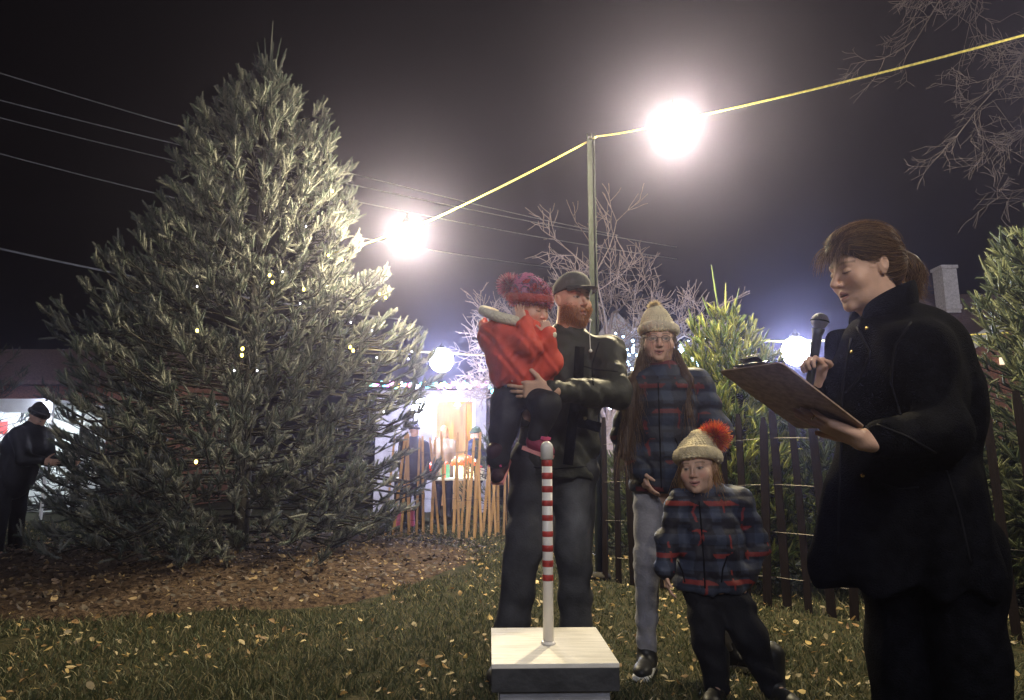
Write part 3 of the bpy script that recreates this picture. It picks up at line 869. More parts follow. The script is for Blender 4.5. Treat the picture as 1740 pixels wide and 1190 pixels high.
mb.add(V, [[0, 1, 2, 3], [3, 2, 5, 4], [6, 9, 8, 7], [9, 10, 11, 8], [0, 6, 7, 1], [4, 5, 11, 10], [0, 3, 9, 6], [3, 4, 10, 9], [1, 7, 8, 2], [2, 8, 11, 5]])
roof = mb.build("roof", M["shingle"], house)
cb = P(1622, 517, HY + 1.3); ct = P(1611, 455, HY + 1.3)
mb = MB(); mb.box((cb[0], cb[1] + .25, (cb[2] + ct[2]) / 2 - .1), (.36, .40, ct[2] - cb[2] + .2))
mb.box((cb[0], cb[1] + .25, ct[2] + .04), (.42, .46, .08)); mb.box((cb[0], cb[1] + .25, cb[2] - .05), (.40, .44, .12)); mb.build("chimney", M["chimney_w"], roof)
# gabled porch with white fascia
gx = P(1660, 560, HY - 1.2); 
gp = empty  # porch built as parts
pk = P(1755, 520, HY - 1.6); pa = P(1638, 592, HY - 1.6); pb_ = np.array([2 * pk[0] - pa[0], pa[1], pa[2]])
mb = MB(); mb.beam(pa, pk, .06, .22); mb.beam(pk + [.01, .004, 0], pb_, .06, .22); mb.build("fascia", M["white_paint"], house)
mb = MB(); V = [pa + [0, .02, .1], pk + [0, .02, .12], pk + [0, 1.6, .12], pa + [0, 1.6, .1], pb_ + [0, .02, .1], pb_ + [0, 1.6, .1]]
mb.add(V, [[0, 1, 2, 3], [1, 4, 5, 2]]); mb.build("porch_roof", M["shingle"], house)
mb = MB(); mb.add([pa + [.1, .06, 0], pk + [0, .06, 0], pb_ + [-.1, .06, 0], [pb_[0] - .1, pa[1] + .06, 1.0], [pa[0] + .1, pa[1] + .06, 1.0]], [[0, 4, 3, 2, 1]])
mb.build("gable_wall", M["brick"], house)
for px_ in (1616, 1642):
    p = P(px_, 600, HY - 1.7); mb = MB(); mb.box((p[0], p[1], (p[2] + .3) / 2), (.09, .09, p[2] + .3)); mb.build("porch_post", M["white_paint"], house)
pw = P(1706, 612, HY - 1.62); mb = MB(); mb.box(pw, (.16, .05, .18)); mb.build("window", emit("lit_window", (1, .8, .55), .9), house)

# ================================================================== low building and white canopy on the left
lbY = 16.0
a = P(-250, 640, lbY); b = P(330, 640, lbY)
lb = empty("low_shed", px_ground(60, lbY + 1.5), "long low shed with a brown roof behind the spruce on the left", "shed")
z1 = P(0, 655, lbY)[2]; z2 = P(0, 600, lbY + 2)[2]
mb = MB(); mb.box(((a[0] + b[0]) / 2, lbY + 1.6, z1 / 2), (b[0] - a[0], 3.0, z1)); mb.build("wall", M["brick"], lb)
mb = MB(); V = [[a[0] - .2, lbY - .2, z1], [b[0] + .2, lbY - .2, z1], [b[0] + .2, lbY + 2, z2], [a[0] - .2, lbY + 2, z2], [a[0] - .2, lbY + 3.4, z1], [b[0] + .2, lbY + 3.4, z1]]
V += [[v[0], v[1], v[2] + .1] for v in V]
mb.add(V, [[0, 3, 2, 1], [3, 4, 5, 2], [6, 7, 8, 9], [9, 8, 11, 10], [0, 1, 7, 6], [4, 10, 11, 5], [0, 6, 9, 3], [3, 9, 10, 4], [1, 2, 8, 7], [2, 5, 11, 8]])
mb.build("roof", M["shingle"], lb)
wy = 12.0
M["white_lit"] = mat("white_tarpaulin", (0.8, 0.82, 0.82), rough=.6, scale=4, var=.05, bump=.2)
q0 = P(-260, 680, wy); q1 = P(96, 683, wy)
stw = empty("white_canopy_stall", px_ground(-60, wy), "white tarpaulin stall lit brightly at the left edge", "stall")
mb = MB(); mb.box(((q0[0] + q1[0]) / 2, wy + 1.0, q1[2] + .02), (q1[0] - q0[0], 2.2, .05)); mb.build("roof", M["white_lit"], stw)
mb = MB(); mb.box(((q0[0] + q1[0]) / 2 - .1, wy + 1.9, q1[2] / 2), (q1[0] - q0[0] - .2, .03, q1[2] - .02)); mb.build("back_sheet", M["white_lit"], stw)
mb = MB(); mb.box(((q0[0] + q1[0]) / 2, wy - .09, q1[2] - .10), (q1[0] - q0[0], .02, .20)); mb.build("valance", M["white_lit"], stw)
for xx in (q0[0] + .05, q1[0] - .05):
    mb = MB(); mb.box((xx, wy, q1[2] / 2), (.04, .04, q1[2])); mb.build("post", M["white_paint"], stw)
rp = P(4, 727, wy + 1.85); mb = MB(); mb.box((rp[0] - .12, wy + 1.86, rp[2]), (.42, .02, .26)); mb.build("red_panel", mat("red_panel", (.7, .06, .03), rough=.5), stw)
lx = P(40, 690, wy + .8)
mb = MB(); mb.beam((lx[0] - .9, wy + .8, q1[2] - .06), (lx[0] + .1, wy + .8, q1[2] - .06), .05, .04); mb.build("strip_light", emit("tube_light", (.85, .95, 1), 30), stw)
for dx_ in (-.7, -.1):
    ld = bpy.data.lights.new("tube_glow", 'POINT'); ld.energy = 40; ld.color = (.85, .95, 1); ld.shadow_soft_size = .1
    lo = bpy.data.objects.new("tube_glow", ld); COL.objects.link(lo); lo.parent = stw; lo.location = [float(v) for v in np.array([lx[0] + dx_, wy + .8, q1[2] - .15]) - np.array(stw.location)]
sp = P(78, 689, wy - .25); string_lamp(sp, .06, 6, "small white lamp at the corner of the white tarpaulin stall", COOL, "bulb_cool", .02, "white lamps of the market")

# ================================================================== fairy lights on the spruce
fl = empty("fairy_lights", TREE, "sparse yellow fairy lights wound through the spruce", "fairy lights")
M["fairy"] = emit("fairy_yellow", (1, .78, .12), 9); M["fairy_w"] = emit("fairy_white", (.9, .9, 1), 4)
spots = [(458, 468, 0), (463, 480, 0), (335, 562, 0), (412, 593, 0), (411, 604, 0), (595, 590, 0), (600, 596, 0), (333, 785, 0), (558, 434, 0), (581, 442, 0), (645, 500, 0), (655, 506, 0), (516, 492, 0), (565, 325, 0),
         (510, 516, 1), (335, 487, 1), (437, 630, 1), (596, 548, 1), (632, 562, 1), (398, 630, 1), (640, 608, 1), (694, 610, 1), (700, 598, 1), (520, 385, 1), (652, 700, 1), (480, 462, 1)]
fp = []
for px_, py_, k in spots:
    c0 = P(px_, py_, TREE[1]); q = c0[2] / 5.6
    rad = 2.0 * spruce_profile(q); dx = c0[0] - TREE[0]
    Yd = TREE[1] - math.sqrt(max(rad * rad - dx * dx, .02)) * 1.02 - .05
    p = P(px_, py_, Yd); fp.append(p)
    mb = MB(); mb.ball(p, .012 if k == 0 else .007, 8, 6, (1, 1, 1.3)); mb.build("bulb", M["fairy_w" if k else "fairy"], fl, True)
# ================================================================== implicit surfaces for figures and clothes
def _cone(p, a, b, ra, rb, flat):
    pa = p - a; ba = b - a
    if flat is not None:
        n, f = flat
        n = np.asarray(n, float)
        pa = pa + (pa @ n)[..., None] * n * (1 / f - 1); ba = ba + (ba @ n) * n * (1 / f - 1)
    t = np.clip((pa @ ba) / max(ba @ ba, 1e-9), 0, 1)
    d = np.linalg.norm(pa - t[..., None] * ba, axis=-1) - (ra + (rb - ra) * t)
    return d * (min(1, flat[1]) ** .5 if flat is not None else 1)
def _ell(p, c, r, R):
    q = p - c
    if R is not None: q = q @ R
    k0 = np.linalg.norm(q / r, axis=-1); k1 = np.linalg.norm(q / (r * r), axis=-1)
    return k0 * (k0 - 1.0) / np.maximum(k1, 1e-6)
def _box(p, c, r, R, rd):
    q = p - c
    if R is not None: q = q @ R
    q = np.abs(q) - (r - rd)
    return np.linalg.norm(np.maximum(q, 0), axis=-1) + np.minimum(q.max(-1), 0) - rd

def cone(a, b, ra, rb, k=.02, flat=None, op='u', c=0): return dict(t='c', a=np.array(a, float), b=np.array(b, float), ra=ra, rb=rb, k=k, flat=flat, op=op, c=c)
def ell(c_, r, R=None, k=.02, op='u', c=0): return dict(t='e', a=np.array(c_, float), r=np.array(r, float), R=R, k=k, op=op, c=c)
def rbox(c_, r, R=None, rd=.01, k=.01, op='u', c=0): return dict(t='b', a=np.array(c_, float), r=np.array(r, float), R=R, rd=rd, k=k, op=op, c=c)
def _ev(s, p):
    if s['t'] == 'c': return _cone(p, s['a'], s['b'], s['ra'], s['rb'], s['flat'])
    if s['t'] == 'e': return _ell(p, s['a'], s['r'], s['R'])
    return _box(p, s['a'], s['r'], s['R'], s['rd'])
def _comb(d, e, s):
    k = s['k']
    if s['op'] == 'u':
        h = np.maximum(k - np.abs(d - e), 0) / k
        return np.minimum(d, e) - h * h * k * .25
    e = -e
    h = np.maximum(k - np.abs(d - e), 0) / k
    return np.maximum(d, e) + h * h * k * .25
def sdf_eval(prims, p):
    d = np.full(p.shape[:-1], 1e3)
    for s in prims: d = _comb(d, _ev(s, p), s)
    return d
def sdf_mesh(prims, h, disp=None, margin=.02):
    lo = np.full(3, 1e9); hi = -lo
    for s in prims:
        if s['op'] != 'u': continue
        if s['t'] == 'c':
            m = max(s['ra'], s['rb']) * (1 if s['flat'] is None else max(1, s['flat'][1]))
            lo = np.minimum(lo, np.minimum(s['a'], s['b']) - m); hi = np.maximum(hi, np.maximum(s['a'], s['b']) + m)
        else:
            m = s['r'].max(); lo = np.minimum(lo, s['a'] - m); hi = np.maximum(hi, s['a'] + m)
    lo -= margin; hi += margin
    B = 8
    nb = np.ceil((hi - lo) / (h * B)).astype(int) + 1
    ci = np.stack(np.meshgrid(*[np.arange(n) for n in nb], indexing='ij'), -1).reshape(-1, 3)
    cen = lo + (ci * B + (B - 1) / 2) * h
    br = h * B * .9
    dc = sdf_eval(prims, cen)
    act = np.abs(dc) < br * 1.6 + margin
    full = np.repeat(np.repeat(np.repeat(np.where(dc < 0, -1., 1.).reshape(nb), B, 0), B, 1), B, 2).astype(np.float32)
    ai = ci[act]; ac = cen[act]
    l = np.stack(np.meshgrid(np.arange(B), np.arange(B), np.arange(B), indexing='ij'), -1).reshape(-1, 3)
    for s0 in range(0, len(ai), 600):
        a_i = ai[s0:s0 + 600]; a_c = ac[s0:s0 + 600]
        pts = lo + (a_i[:, None, :] * B + l[None]) * h
        d = np.full(pts.shape[:2], 1e3); dm = np.full(len(a_i), 1e3)
        for s in prims:
            e0 = _ev(s, a_c)
            sel = (e0 < dm + 2 * br + s['k'] + .02) if s['op'] == 'u' else (e0 < br * 1.3 + s['k'] + .02)
            if s['op'] == 'u': dm = np.minimum(dm, e0)
            if not sel.any(): continue
            d[sel] = _comb(d[sel], _ev(s, pts[sel]), s)
        if disp is not None: d = d - disp(pts.reshape(-1, 3)).reshape(d.shape)
        blk = d.reshape(-1, B, B, B).astype(np.float32)
        for q, (i, j, k) in enumerate(a_i): full[i * B:i * B + B, j * B:j * B + B, k * B:k * B + B] = blk[q]
    S = full < 0
    c8 = [(0, 0, 0), (1, 0, 0), (0, 1, 0), (1, 1, 0), (0, 0, 1), (1, 0, 1), (0, 1, 1), (1, 1, 1)]
    n = full.shape
    cnt = np.zeros((n[0] - 1, n[1] - 1, n[2] - 1), np.int8)
    for (a, b, c) in c8: cnt += S[a:n[0] - 1 + a, b:n[1] - 1 + b, c:n[2] - 1 + c]
    cells = np.argwhere((cnt > 0) & (cnt < 8))
    vals = np.stack([full[cells[:, 0] + a, cells[:, 1] + b, cells[:, 2] + c] for a, b, c in c8], 1).astype(np.float64)
    vals = np.clip(vals, -h * 3, h * 3)
    pos = np.zeros((len(cells), 3)); cn = np.zeros(len(cells))
    for i in range(8):
        for j in range(i + 1, 8):
            if sum(abs(c8[i][q] - c8[j][q]) for q in range(3)) != 1: continue
            m = (vals[:, i] < 0) != (vals[:, j] < 0)
            t = vals[m, i] / (vals[m, i] - vals[m, j])
            pos[m] += np.array(c8[i]) + t[:, None] * (np.array(c8[j]) - np.array(c8[i])); cn[m] += 1
    V = lo + (cells + pos / cn[:, None]) * h
    idx = np.full(cnt.shape, -1, np.int32); idx[tuple(cells.T)] = np.arange(len(cells))
    Fs = []
    for ax in range(3):
        sl0 = [slice(1, -1)] * 3; sl1 = [slice(1, -1)] * 3
        sl0[ax] = slice(0, -1); sl1[ax] = slice(1, None)
        A = S[tuple(sl0)]; Bm = S[tuple(sl1)]
        e = np.argwhere(A != Bm)
        flip = A[tuple(e.T)]
        off = np.array([1, 1, 1]); off[ax] = 0
        e = e + off
        u = np.zeros(3, int); v = np.zeros(3, int); u[(ax + 1) % 3] = 1; v[(ax + 2) % 3] = 1
        q = np.stack([idx[tuple((e - u - v).T)], idx[tuple((e - v).T)], idx[tuple(e.T)], idx[tuple((e - u).T)]], 1)
        q[~flip] = q[~flip][:, ::-1]
        Fs.append(q)
    F = np.concatenate(Fs); F = F[(F >= 0).all(1)]
    # relax the grid stepping a little
    for it in range(2):
        acc = np.zeros_like(V); c = np.zeros(len(V))
        for a, b in ((0, 1), (1, 2), (2, 3), (3, 0)):
            np.add.at(acc, F[:, a], V[F[:, b]]); np.add.at(c, F[:, a], 1)
            np.add.at(acc, F[:, b], V[F[:, a]]); np.add.at(c, F[:, b], 1)
        V = V * .5 + .5 * acc / np.maximum(c, 1)[:, None]
    return V, F
def nearest_color(prims, V, cols):
    best = np.full(len(V), 1e3); ci = np.zeros(len(V), int)
    for s in prims:
        if s['op'] != 'u': continue
        e = _ev(s, V); m = e < best; best[m] = e[m]; ci[m] = s['c']
    return np.array(cols)[ci]
def sdf_obj(name, prims, h, m, parent=None, disp=None, cols=None, colfn=None, origin=None):
    V, F = sdf_mesh(prims, h, disp)
    C = None
    if cols is not None: C = nearest_color(prims, V, cols)
    if colfn is not None: C = colfn(V) if C is None else colfn(V, C)
    return mesh_obj(name, V, F, m, parent, True, C, origin)

def folds(amp, f=22.0, seed=0, dirs=None):
    """soft cloth folds: warped ridges"""
    r = np.random.default_rng(seed)
    D = [unit(r.normal(size=3)) for _ in range(6)]
    if dirs is not None: D[0] = unit(dirs)
    ph = r.random(6) * 6
    def g(p):
        w = np.sin(p @ D[1] * f * .45 + ph[1]) * 1.3 + np.sin(p @ D[2] * f * .8 + ph[2]) * .7
        a = np.sin(p @ D[0] * f + w + ph[0])
        b = np.sin(p @ D[3] * f * 1.7 + 1.5 * np.sin(p @ D[4] * f * .6) + ph[3])
        msk = .5 + .5 * np.sin(p @ D[5] * f * .35 + ph[5])
        return amp * (a * (.5 + .5 * msk) + .45 * b * msk - .35)
    return g

# ------------------------------------------------------------------ head and hand kits (head frame: x her right, y forward, z up, origin between the ears)
def frame(fwd, up=(0, 0, 1), roll=0.0):
    f = unit(fwd); r_ = unit(np.cross(f, up)); u = np.cross(r_, f)
    if roll:
        c, s = math.cos(roll), math.sin(roll); r_, u = r_ * c + u * s, u * c - r_ * s
    return np.stack([r_, f, u], 1)
def head_prims(o, R, s=1.0, neck_to=None, child=0.0, mouth=0.0, neck_r=.052, fat=0.0, nose=1.0, smile=0.0):
    W = lambda *p: np.array(o) + R @ (np.array(p, float) * s)
    E = lambda c, r, k=.02, op='u', cc=0: ell(W(*c), np.array(r) * s, R, k * s, op, cc)
    Cn = lambda a, b, ra, rb, k=.012, op='u', cc=0: cone(W(*a), W(*b), ra * s, rb * s, k * s, None, op, cc)
    ch = child
    nz = (1 - .35 * ch) * nose
    P_ = [E((0, -.012, .038), (.075 + .004 * ch, .094, .088), .03),
          E((0, .022, -.030), (.062 + .006 * ch + fat, .068, .083 - .008 * ch), .03),
          E((0, .030, -.082 + .006 * ch), (.046 + fat + .006 * ch, .048, .034), .03),
          Cn((-.006, .074, -.104 + .008 * ch), (.006, .074, -.104 + .008 * ch), .0135, .0135, .02),
          Cn((-.034, .076, .024), (.034, .076, .024), .010, .010, .018),
          E((.039, .060, -.030), (.024 + .003 * ch + fat, .022, .025), .02), E((-.039, .060, -.030), (.024 + .003 * ch + fat, .022, .025), .02),
          E((.032, .094, .003), (.015, .011, .0105), .010, 's'), E((-.032, .094, .003), (.015, .011, .0105), .010, 's'),
          E((.031, .0775, .001), (.0125, .0115, .0105), .003), E((-.031, .0775, .001), (.0125, .0115, .0105), .003),
          Cn((0, .086, .012), (0, .086 + .026 * nz, -.030), .0065, .0088, .010),
          E((0, .088 + .020 * nz, -.034), (.009, .009, .008), .006),
          E((.0115, .086 + .010 * nz, -.036), (.0065, .008, .006), .006), E((-.0115, .086 + .010 * nz, -.036), (.0065, .008, .006), .006),
          Cn((-.0065, .090 + .008 * nz, -.042), (-.0065, .100, -.0425), .0025, .002, .003, 's'), Cn((.0065, .090 + .008 * nz, -.042), (.0065, .100, -.0425), .0025, .002, .003, 's'),
          Cn((-.019 - smile * .5, .080 - smile * .4, -.0635 + smile), (0, .0915, -.0605), .0040, .0055, .006), Cn((.019 + smile * .5, .080 - smile * .4, -.0635 + smile), (0, .0915, -.0605), .0040, .0055, .006),
          Cn((-.016 - smile * .5, .080 - smile * .4, -.0735 - mouth + smile), (0, .089, -.0755 - mouth), .0045, .0062, .006), Cn((.016 + smile * .5, .080 - smile * .4, -.0735 - mouth + smile), (0, .089, -.0755 - mouth), .0045, .0062, .006),
          E((0, .092, -.0680 - mouth * .5), (.016, .010, .0016 + mouth * .5), .003, 's'),
          E((.074, -.006, -.006), (.0075, .015, .026), .006), E((-.074, -.006, -.006), (.0075, .015, .026), .006), E((.081, -.010, .002), (.005, .013, .023), .003), E((-.081, -.010, .002), (.005, .013, .023), .003),
          E((.087, -.005, .002), (.006, .008, .016), .003, 's'), E((-.087, -.005, .002), (.006, .008, .016), .003, 's')]
    nb = neck_to if neck_to is not None else W(0, -.04, -.19)
    P_.append(cone(W(0, -.018, -.070), nb, neck_r * s, neck_r * 1.1 * s, .03 * s))
    return P_
def head_paint(o, R, s, skin, lip=(.36, .12, .10), brow=(.07, .045, .03), eye='open', iris=(.05, .04, .03), beard=None, blush=.25, browz=.021, smile=0.0):
    o = np.array(o); skin = np.array(skin)
    def f(V, C=None):
        C = np.tile(skin, (len(V), 1)) if C is None else C
        q = ((V - o) @ R) / s
        x, y, z = np.abs(q[:, 0]), q[:, 1], q[:, 2]
        sx = q[:, 0]
        near = (np.linalg.norm(q, axis=1) < .19)
        def blend(w, col):
            w = np.clip(w, 0, 1)[:, None] * near[:, None]
            return C * (1 - w) + np.array(col) * w
        bl = np.exp(-(((x - .040) / .018) ** 2 + ((z + .033) / .018) ** 2)) * (y > .03)
        C = blend(bl * blush, skin * np.array([1.05, .62, .58]))
        C = blend(np.exp(-((x / .012) ** 2 + ((z + .033) / .012) ** 2)) * (y > .09) * .4 * blush * 2, skin * np.array([1.0, .65, .6]))
        if beard is not None:
            w = ((z < -.028) & (y > -.01) & (z > -.16)).astype(float)
            w *= np.clip((.10 - np.abs(z + .06) * .2), 0, 1) * 10
            w *= 1 - np.exp(-((x / .020) ** 2 + ((z + .066) / .007) ** 2)) * .9
            w = np.where((z > -.048) & (x < .03) & (z > -.05), 0, w)
            w = np.where((z > -.040) & (x < .055), 0, w)
            n_ = .65 + .35 * np.sin(q[:, 0] * 900 + np.sin(q[:, 2] * 700) * 2)
            C = blend(w * n_ * .9, beard)
        zm = z - smile * (x / .021) ** 2
        lw = ((x < .021 + smile * .6) & (np.abs(zm + .0680) < .0115 * (1 - (x / (.024 + smile)) ** 2) + .001) & (y > .07)).astype(float)
        C = blend(lw * .85, lip)
        C = blend(((x < .019 + smile * .6) & (np.abs(zm + .0682) < .0020) & (y > .06)).astype(float) * .9, (.05, .02, .02))
        bw = np.exp(-((z - (browz + .006 - ((x - .032) / .028) ** 2 * .006)) / .0035) ** 2) * ((x > .013) & (x < .052) & (y > .05))
        C = blend(bw * .8, brow)
        ex = (x - .031)
        rr_ = np.sqrt((ex / .0125) ** 2 + ((z - .001) / .0068) ** 2)
        if eye == 'open':
            C = blend((rr_ < 1) & (z < .0048) & (y > .06), (.42, .38, .36))
            C = blend((np.sqrt(ex ** 2 + (z - .0008) ** 2) < .0062) & (z < .0050) & (y > .06), iris)
            C = blend(np.exp(-((z - .0052 + (ex / .014) ** 2 * .003) / .0020) ** 2) * (np.abs(ex) < .0145) * (y > .06) * .85, (.05, .03, .025))
        else:
            C = blend(np.exp(-((z + .0045 + (ex / .014) ** 2 * -.003) / .0020) ** 2) * (np.abs(ex) < .014) * (y > .06) * .95, (.025, .015, .012))
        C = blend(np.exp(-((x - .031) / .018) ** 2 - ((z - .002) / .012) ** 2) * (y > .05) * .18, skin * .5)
        return C
    return f
def hand_prims(wr, d, n, th, s=1.0, curl=(.3, .35, .4, .5), spread=.10, tcurl=.3, tout=.8, k=.006):
    """wr wrist, d finger direction, n palm normal (palm faces n), th thumb side direction"""
    d = unit(d); n = unit(np.array(n) - d * np.dot(n, d)); th_ = unit(np.cross(d, n)); 
    if np.dot(th_, th) < 0: th_ = -th_
    wr = np.array(wr, float)
    out = []
    pc = wr + d * .048 * s
    R = np.stack([th_, d, n], 1)
    out.append(rbox(pc, np.array([.037, .046, .013]) * s, R, .012 * s, .012 * s))
    out.append(cone(wr - d * .03 * s, wr + d * .015 * s, .025 * s, .024 * s, .015 * s, (n, .72)))
    out.append(ell(wr + d * .035 * s + th_ * .022 * s + n * .006 * s, np.array([.014, .026, .014]) * s, R, .012 * s))
    for i, (off, L_, rad) in enumerate(((.027, .072, .0083), (.009, .080, .0086), (-.009, .074, .0081), (-.026, .058, .0071))):
        b = wr + d * (.088 - .004 * abs(i - 1)) * s + th_ * off * s
        a_ = (1.5 - i) * spread * .5
        fd = unit(d + th_ * a_)
        c = curl[i]
        p = b - fd * .012 * s; ang = 0
        segs = [L_ * .46, L_ * .30, L_ * .24]
        for j, sl in enumerate(segs):
            ang += c * (.8 if j == 0 else 1.0)
            dd = fd * math.cos(ang) + n * math.sin(ang)
            q = p + dd * (sl + (.012 if j == 0 else 0)) * s
            out.append(cone(p, q, rad * s * (1 - .07 * j), rad * s * (.95 - .08 * j), k * s * .6))
            p = q
    b = wr + d * .022 * s + th_ * .030 * s
    td = unit(d * (1 - tout * .45) + th_ * tout)
    m1 = b + td * .036 * s
    td2 = unit(td * math.cos(tcurl) + n * math.sin(tcurl) + d * .25)
    m2 = m1 + td2 * .030 * s
    td3 = unit(td2 * math.cos(tcurl * .7) + n * math.sin(tcurl * .7) + d * .15)
    m3 = m2 + td3 * .022 * s
    out += [cone(b, m1, .0125 * s, .0100 * s, .010 * s), cone(m1, m2, .0097 * s, .0088 * s, .004 * s), cone(m2, m3, .0086 * s, .0068 * s, .004 * s)]
    return out

def seam(name, prims, pxs, r_, m, parent, Y0, disp=None, n=14):
    """stitched line lying on a garment: every point is found on the cloth surface itself"""
    pxs = np.array(pxs, float); t = np.linspace(0, len(pxs) - 1, n)
    pts = []
    for a in t:
        i = min(int(a), len(pxs) - 2); f = a - i; px_, py_ = pxs[i] * (1 - f) + pxs[i + 1] * f
        y = Y0; ok = False
        for _ in range(60):
            p = P(px_, py_, y); d = float(sdf_eval(prims, p[None])[0]) - (float(disp(p[None])[0]) if disp else 0)
            if d < .0006: ok = True; break
            y += max(d * .7, .0006)
        if ok: pts.append(P(px_, py_, y))
    if len(pts) > 2:
        mb = MB(); mb.tube(pts, r_, 6); return mb.build(name, m, parent, True)
def strands(name, roots, dirs, length, nseg, rad, cols, parent, m, seed, grav=.3, curl=.1, clump=None, surf=None):
    """hair strands as thin three-sided tubes; clump(p,t)-> extra direction; surf = (prims, offset) keeps them outside"""
    r = np.random.default_rng(seed)
    n = len(roots); p = np.array(roots, float); d = np.array(dirs, float)
    d /= np.linalg.norm(d, axis=1, keepdims=True)
    Ls = length * (.65 + .5 * r.random(n)); st = (Ls / nseg)[:, None]
    pts = [p]
    for i in range(nseg):
        d = d + r.normal(0, curl, (n, 3)) + np.array([0, 0, -grav])
        if clump is not None: d = d + clump(p, i / nseg)
        d /= np.linalg.norm(d, axis=1, keepdims=True)
        p = p + d * st
        if surf is not None:
            pr, off = surf
            e = sdf_eval(pr, p); h = .004
            g = np.stack([sdf_eval(pr, p + np.eye(3)[a] * h) - e for a in range(3)], 1); g /= np.maximum(np.linalg.norm(g, axis=1, keepdims=True), 1e-9)
            tgt = off * (1 + .8 * np.sin(np.arange(n)))
            p = p + g * ((tgt - e) * np.where(e < tgt, 1, .25))[:, None]
        pts.append(p)
    Pp = np.stack(pts, 1)
    T = np.gradient(Pp, axis=1); T /= np.maximum(np.linalg.norm(T, axis=2, keepdims=True), 1e-9)
    rf = r.normal(size=(n, 1, 3)); u = np.cross(T, rf); u /= np.maximum(np.linalg.norm(u, axis=2, keepdims=True), 1e-9); v = np.cross(T, u)
    taper = np.linspace(1, .35, nseg + 1)[None, :, None, None] * rad
    an = np.array([0, 2.094, 4.189])
    ring = Pp[:, :, None] + taper * (np.cos(an)[None, None, :, None] * u[:, :, None] + np.sin(an)[None, None, :, None] * v[:, :, None])
    V = ring.reshape(-1, 3)
    b = (np.arange(n)[:, None] * (nseg + 1) * 3 + np.arange(nseg)[None] * 3).reshape(-1, 1)
    F = np.concatenate([b + np.array([[j, (j + 1) % 3, 3 + (j + 1) % 3, 3 + j]]) for j in range(3)], 0)
    C = np.array(cols)[r.integers(0, len(cols), n)] * (.7 + .6 * r.random(n))[:, None]
    return mesh_obj(name, V, F, m, parent, True, np.repeat(C, (nseg + 1) * 3, 0))
def surf_roots(V, F, mask_fn, n, seed):
    r = np.random.default_rng(seed)
    c = V[F].mean(1); nn = np.cross(V[F[:, 2]] - V[F[:, 0]], V[F[:, 3]] - V[F[:, 1]]); nn /= np.maximum(np.linalg.norm(nn, axis=1, keepdims=True), 1e-12)
    i = np.where(mask_fn(c))[0]; i = r.choice(i, n)
    return c[i], nn[i]
# ================================================================== materials for figures
M["skin"] = attr_mat("skin", rough=.5, bump=.12, bscale=260, sss=.04, spec=.3, vary=.08, vscale=30)
M["hair"] = attr_mat("hair_strands", rough=.5, bump=0, spec=.35, vary=.15, trans=.45)
M["cloth"] = attr_mat("woven_cloth", rough=.85, bump=.35, bscale=90, spec=.2, sheen=.15, vary=.18)
M["nylon"] = attr_mat("nylon_shell", rough=.58, bump=.35, bscale=55, spec=.28, vary=.12)
M["knit"] = attr_mat("knit_wool", rough=.95, bump=.8, bscale=150, spec=.1, sheen=.3, vary=.2)
M["denim"] = attr_mat("dark_denim", rough=.8, bump=.3, bscale=120, spec=.2, vary=.3)
M["black_wool"] = mat("black_wool_coat", (0.0038, 0.0040, 0.0060), rough=.95, scale=30, var=.3, bump=.5, bscale=220, spec=.04)
M["brass"] = mat("gold_metal", (.8, .55, .2), rough=.25, metal=1)
M["rubber_white"] = mat("white_sole", (.7, .68, .62), rough=.6)
M["board"] = mat("brown_hardboard", (0.42, 0.29, 0.215), rough=.6, scale=60, var=.15, bump=.1, bscale=200)
M["paper"] = mat("white_paper", (.78, .76, .70), rough=.8, var=.02)

def shoe_prims(an, dirn, s=1.0, c=0):
    d = unit([dirn[0], dirn[1], 0]); a = np.array([an[0], an[1], 0.])
    sd = np.array([d[1], -d[0], 0])
    return [cone(a - d * .035 * s + [0, 0, .045 * s], a + d * .11 * s + [0, 0, .036 * s], .045 * s, .036 * s, .03 * s, None, 'u', c),
            ell(a + d * .15 * s + [0, 0, .036 * s], np.array([.044, .06, .034]) * s, np.stack([sd, d, [0, 0, 1]], 1), .03 * s, 'u', c),
            cone(a + [0, 0, .05 * s], a + [0, 0, .13 * s], .047 * s, .046 * s, .03 * s, None, 'u', c)]
def sole_prims(an, dirn, s=1.0, c=0):
    d = unit([dirn[0], dirn[1], 0]); a = np.array([an[0], an[1], 0.]); sd = np.array([d[1], -d[0], 0])
    R = np.stack([sd, d, [0, 0, 1]], 1)
    return [rbox(a + d * .055 * s + [0, 0, .012 * s], np.array([.044, .145, .014]) * s, R, .012 * s, .01, 'u', c)]

# ================================================================== woman in black, reading
OY = 2.06
oh = P(1468, 459, OY + .03)
oR = frame((-.97, -.13, -.19), roll=.05)
os_ = 1.05
shN = P(1566, 592, 1.90); shF = P(1500, 588, 2.24)
A_, B_ = P(1222, 631, 1.72), P(1326, 616, 1.50)
D_ = P(1347, 722, 1.85); dv = D_ - A_
wv = unit(B_ - A_) * .235; dv = unit(dv) * .315; C_ = A_ + wv + dv
nrm_b = unit(np.cross(wv, dv)); nrm_b = nrm_b if nrm_b[2] > 0 else -nrm_b
hd_ = np.array([-.97, .10, .12]); hd_ = unit(hd_ - nrm_b * np.dot(hd_, nrm_b))
wrN = C_ - dv * .16 - wv * .30 - hd_ * .082 - nrm_b * .021
elN = P(1602, 732, 1.84)
elF = P(1452, 708, 2.26); wrF = P(1402, 655, 2.14)
pel = P(1560, 850, OY + .02); chest = P(1538, 640, OY + .01); neckb = P(1512, 545, OY + .03)
kx1, kx2 = P(1640, 1090, 2.0), P(1535, 1090, 2.14)
anN = np.array([kx1[0] + .02, 2.02, 0]); anF = np.array([kx2[0] - .02, 2.16, 0])
woman = None
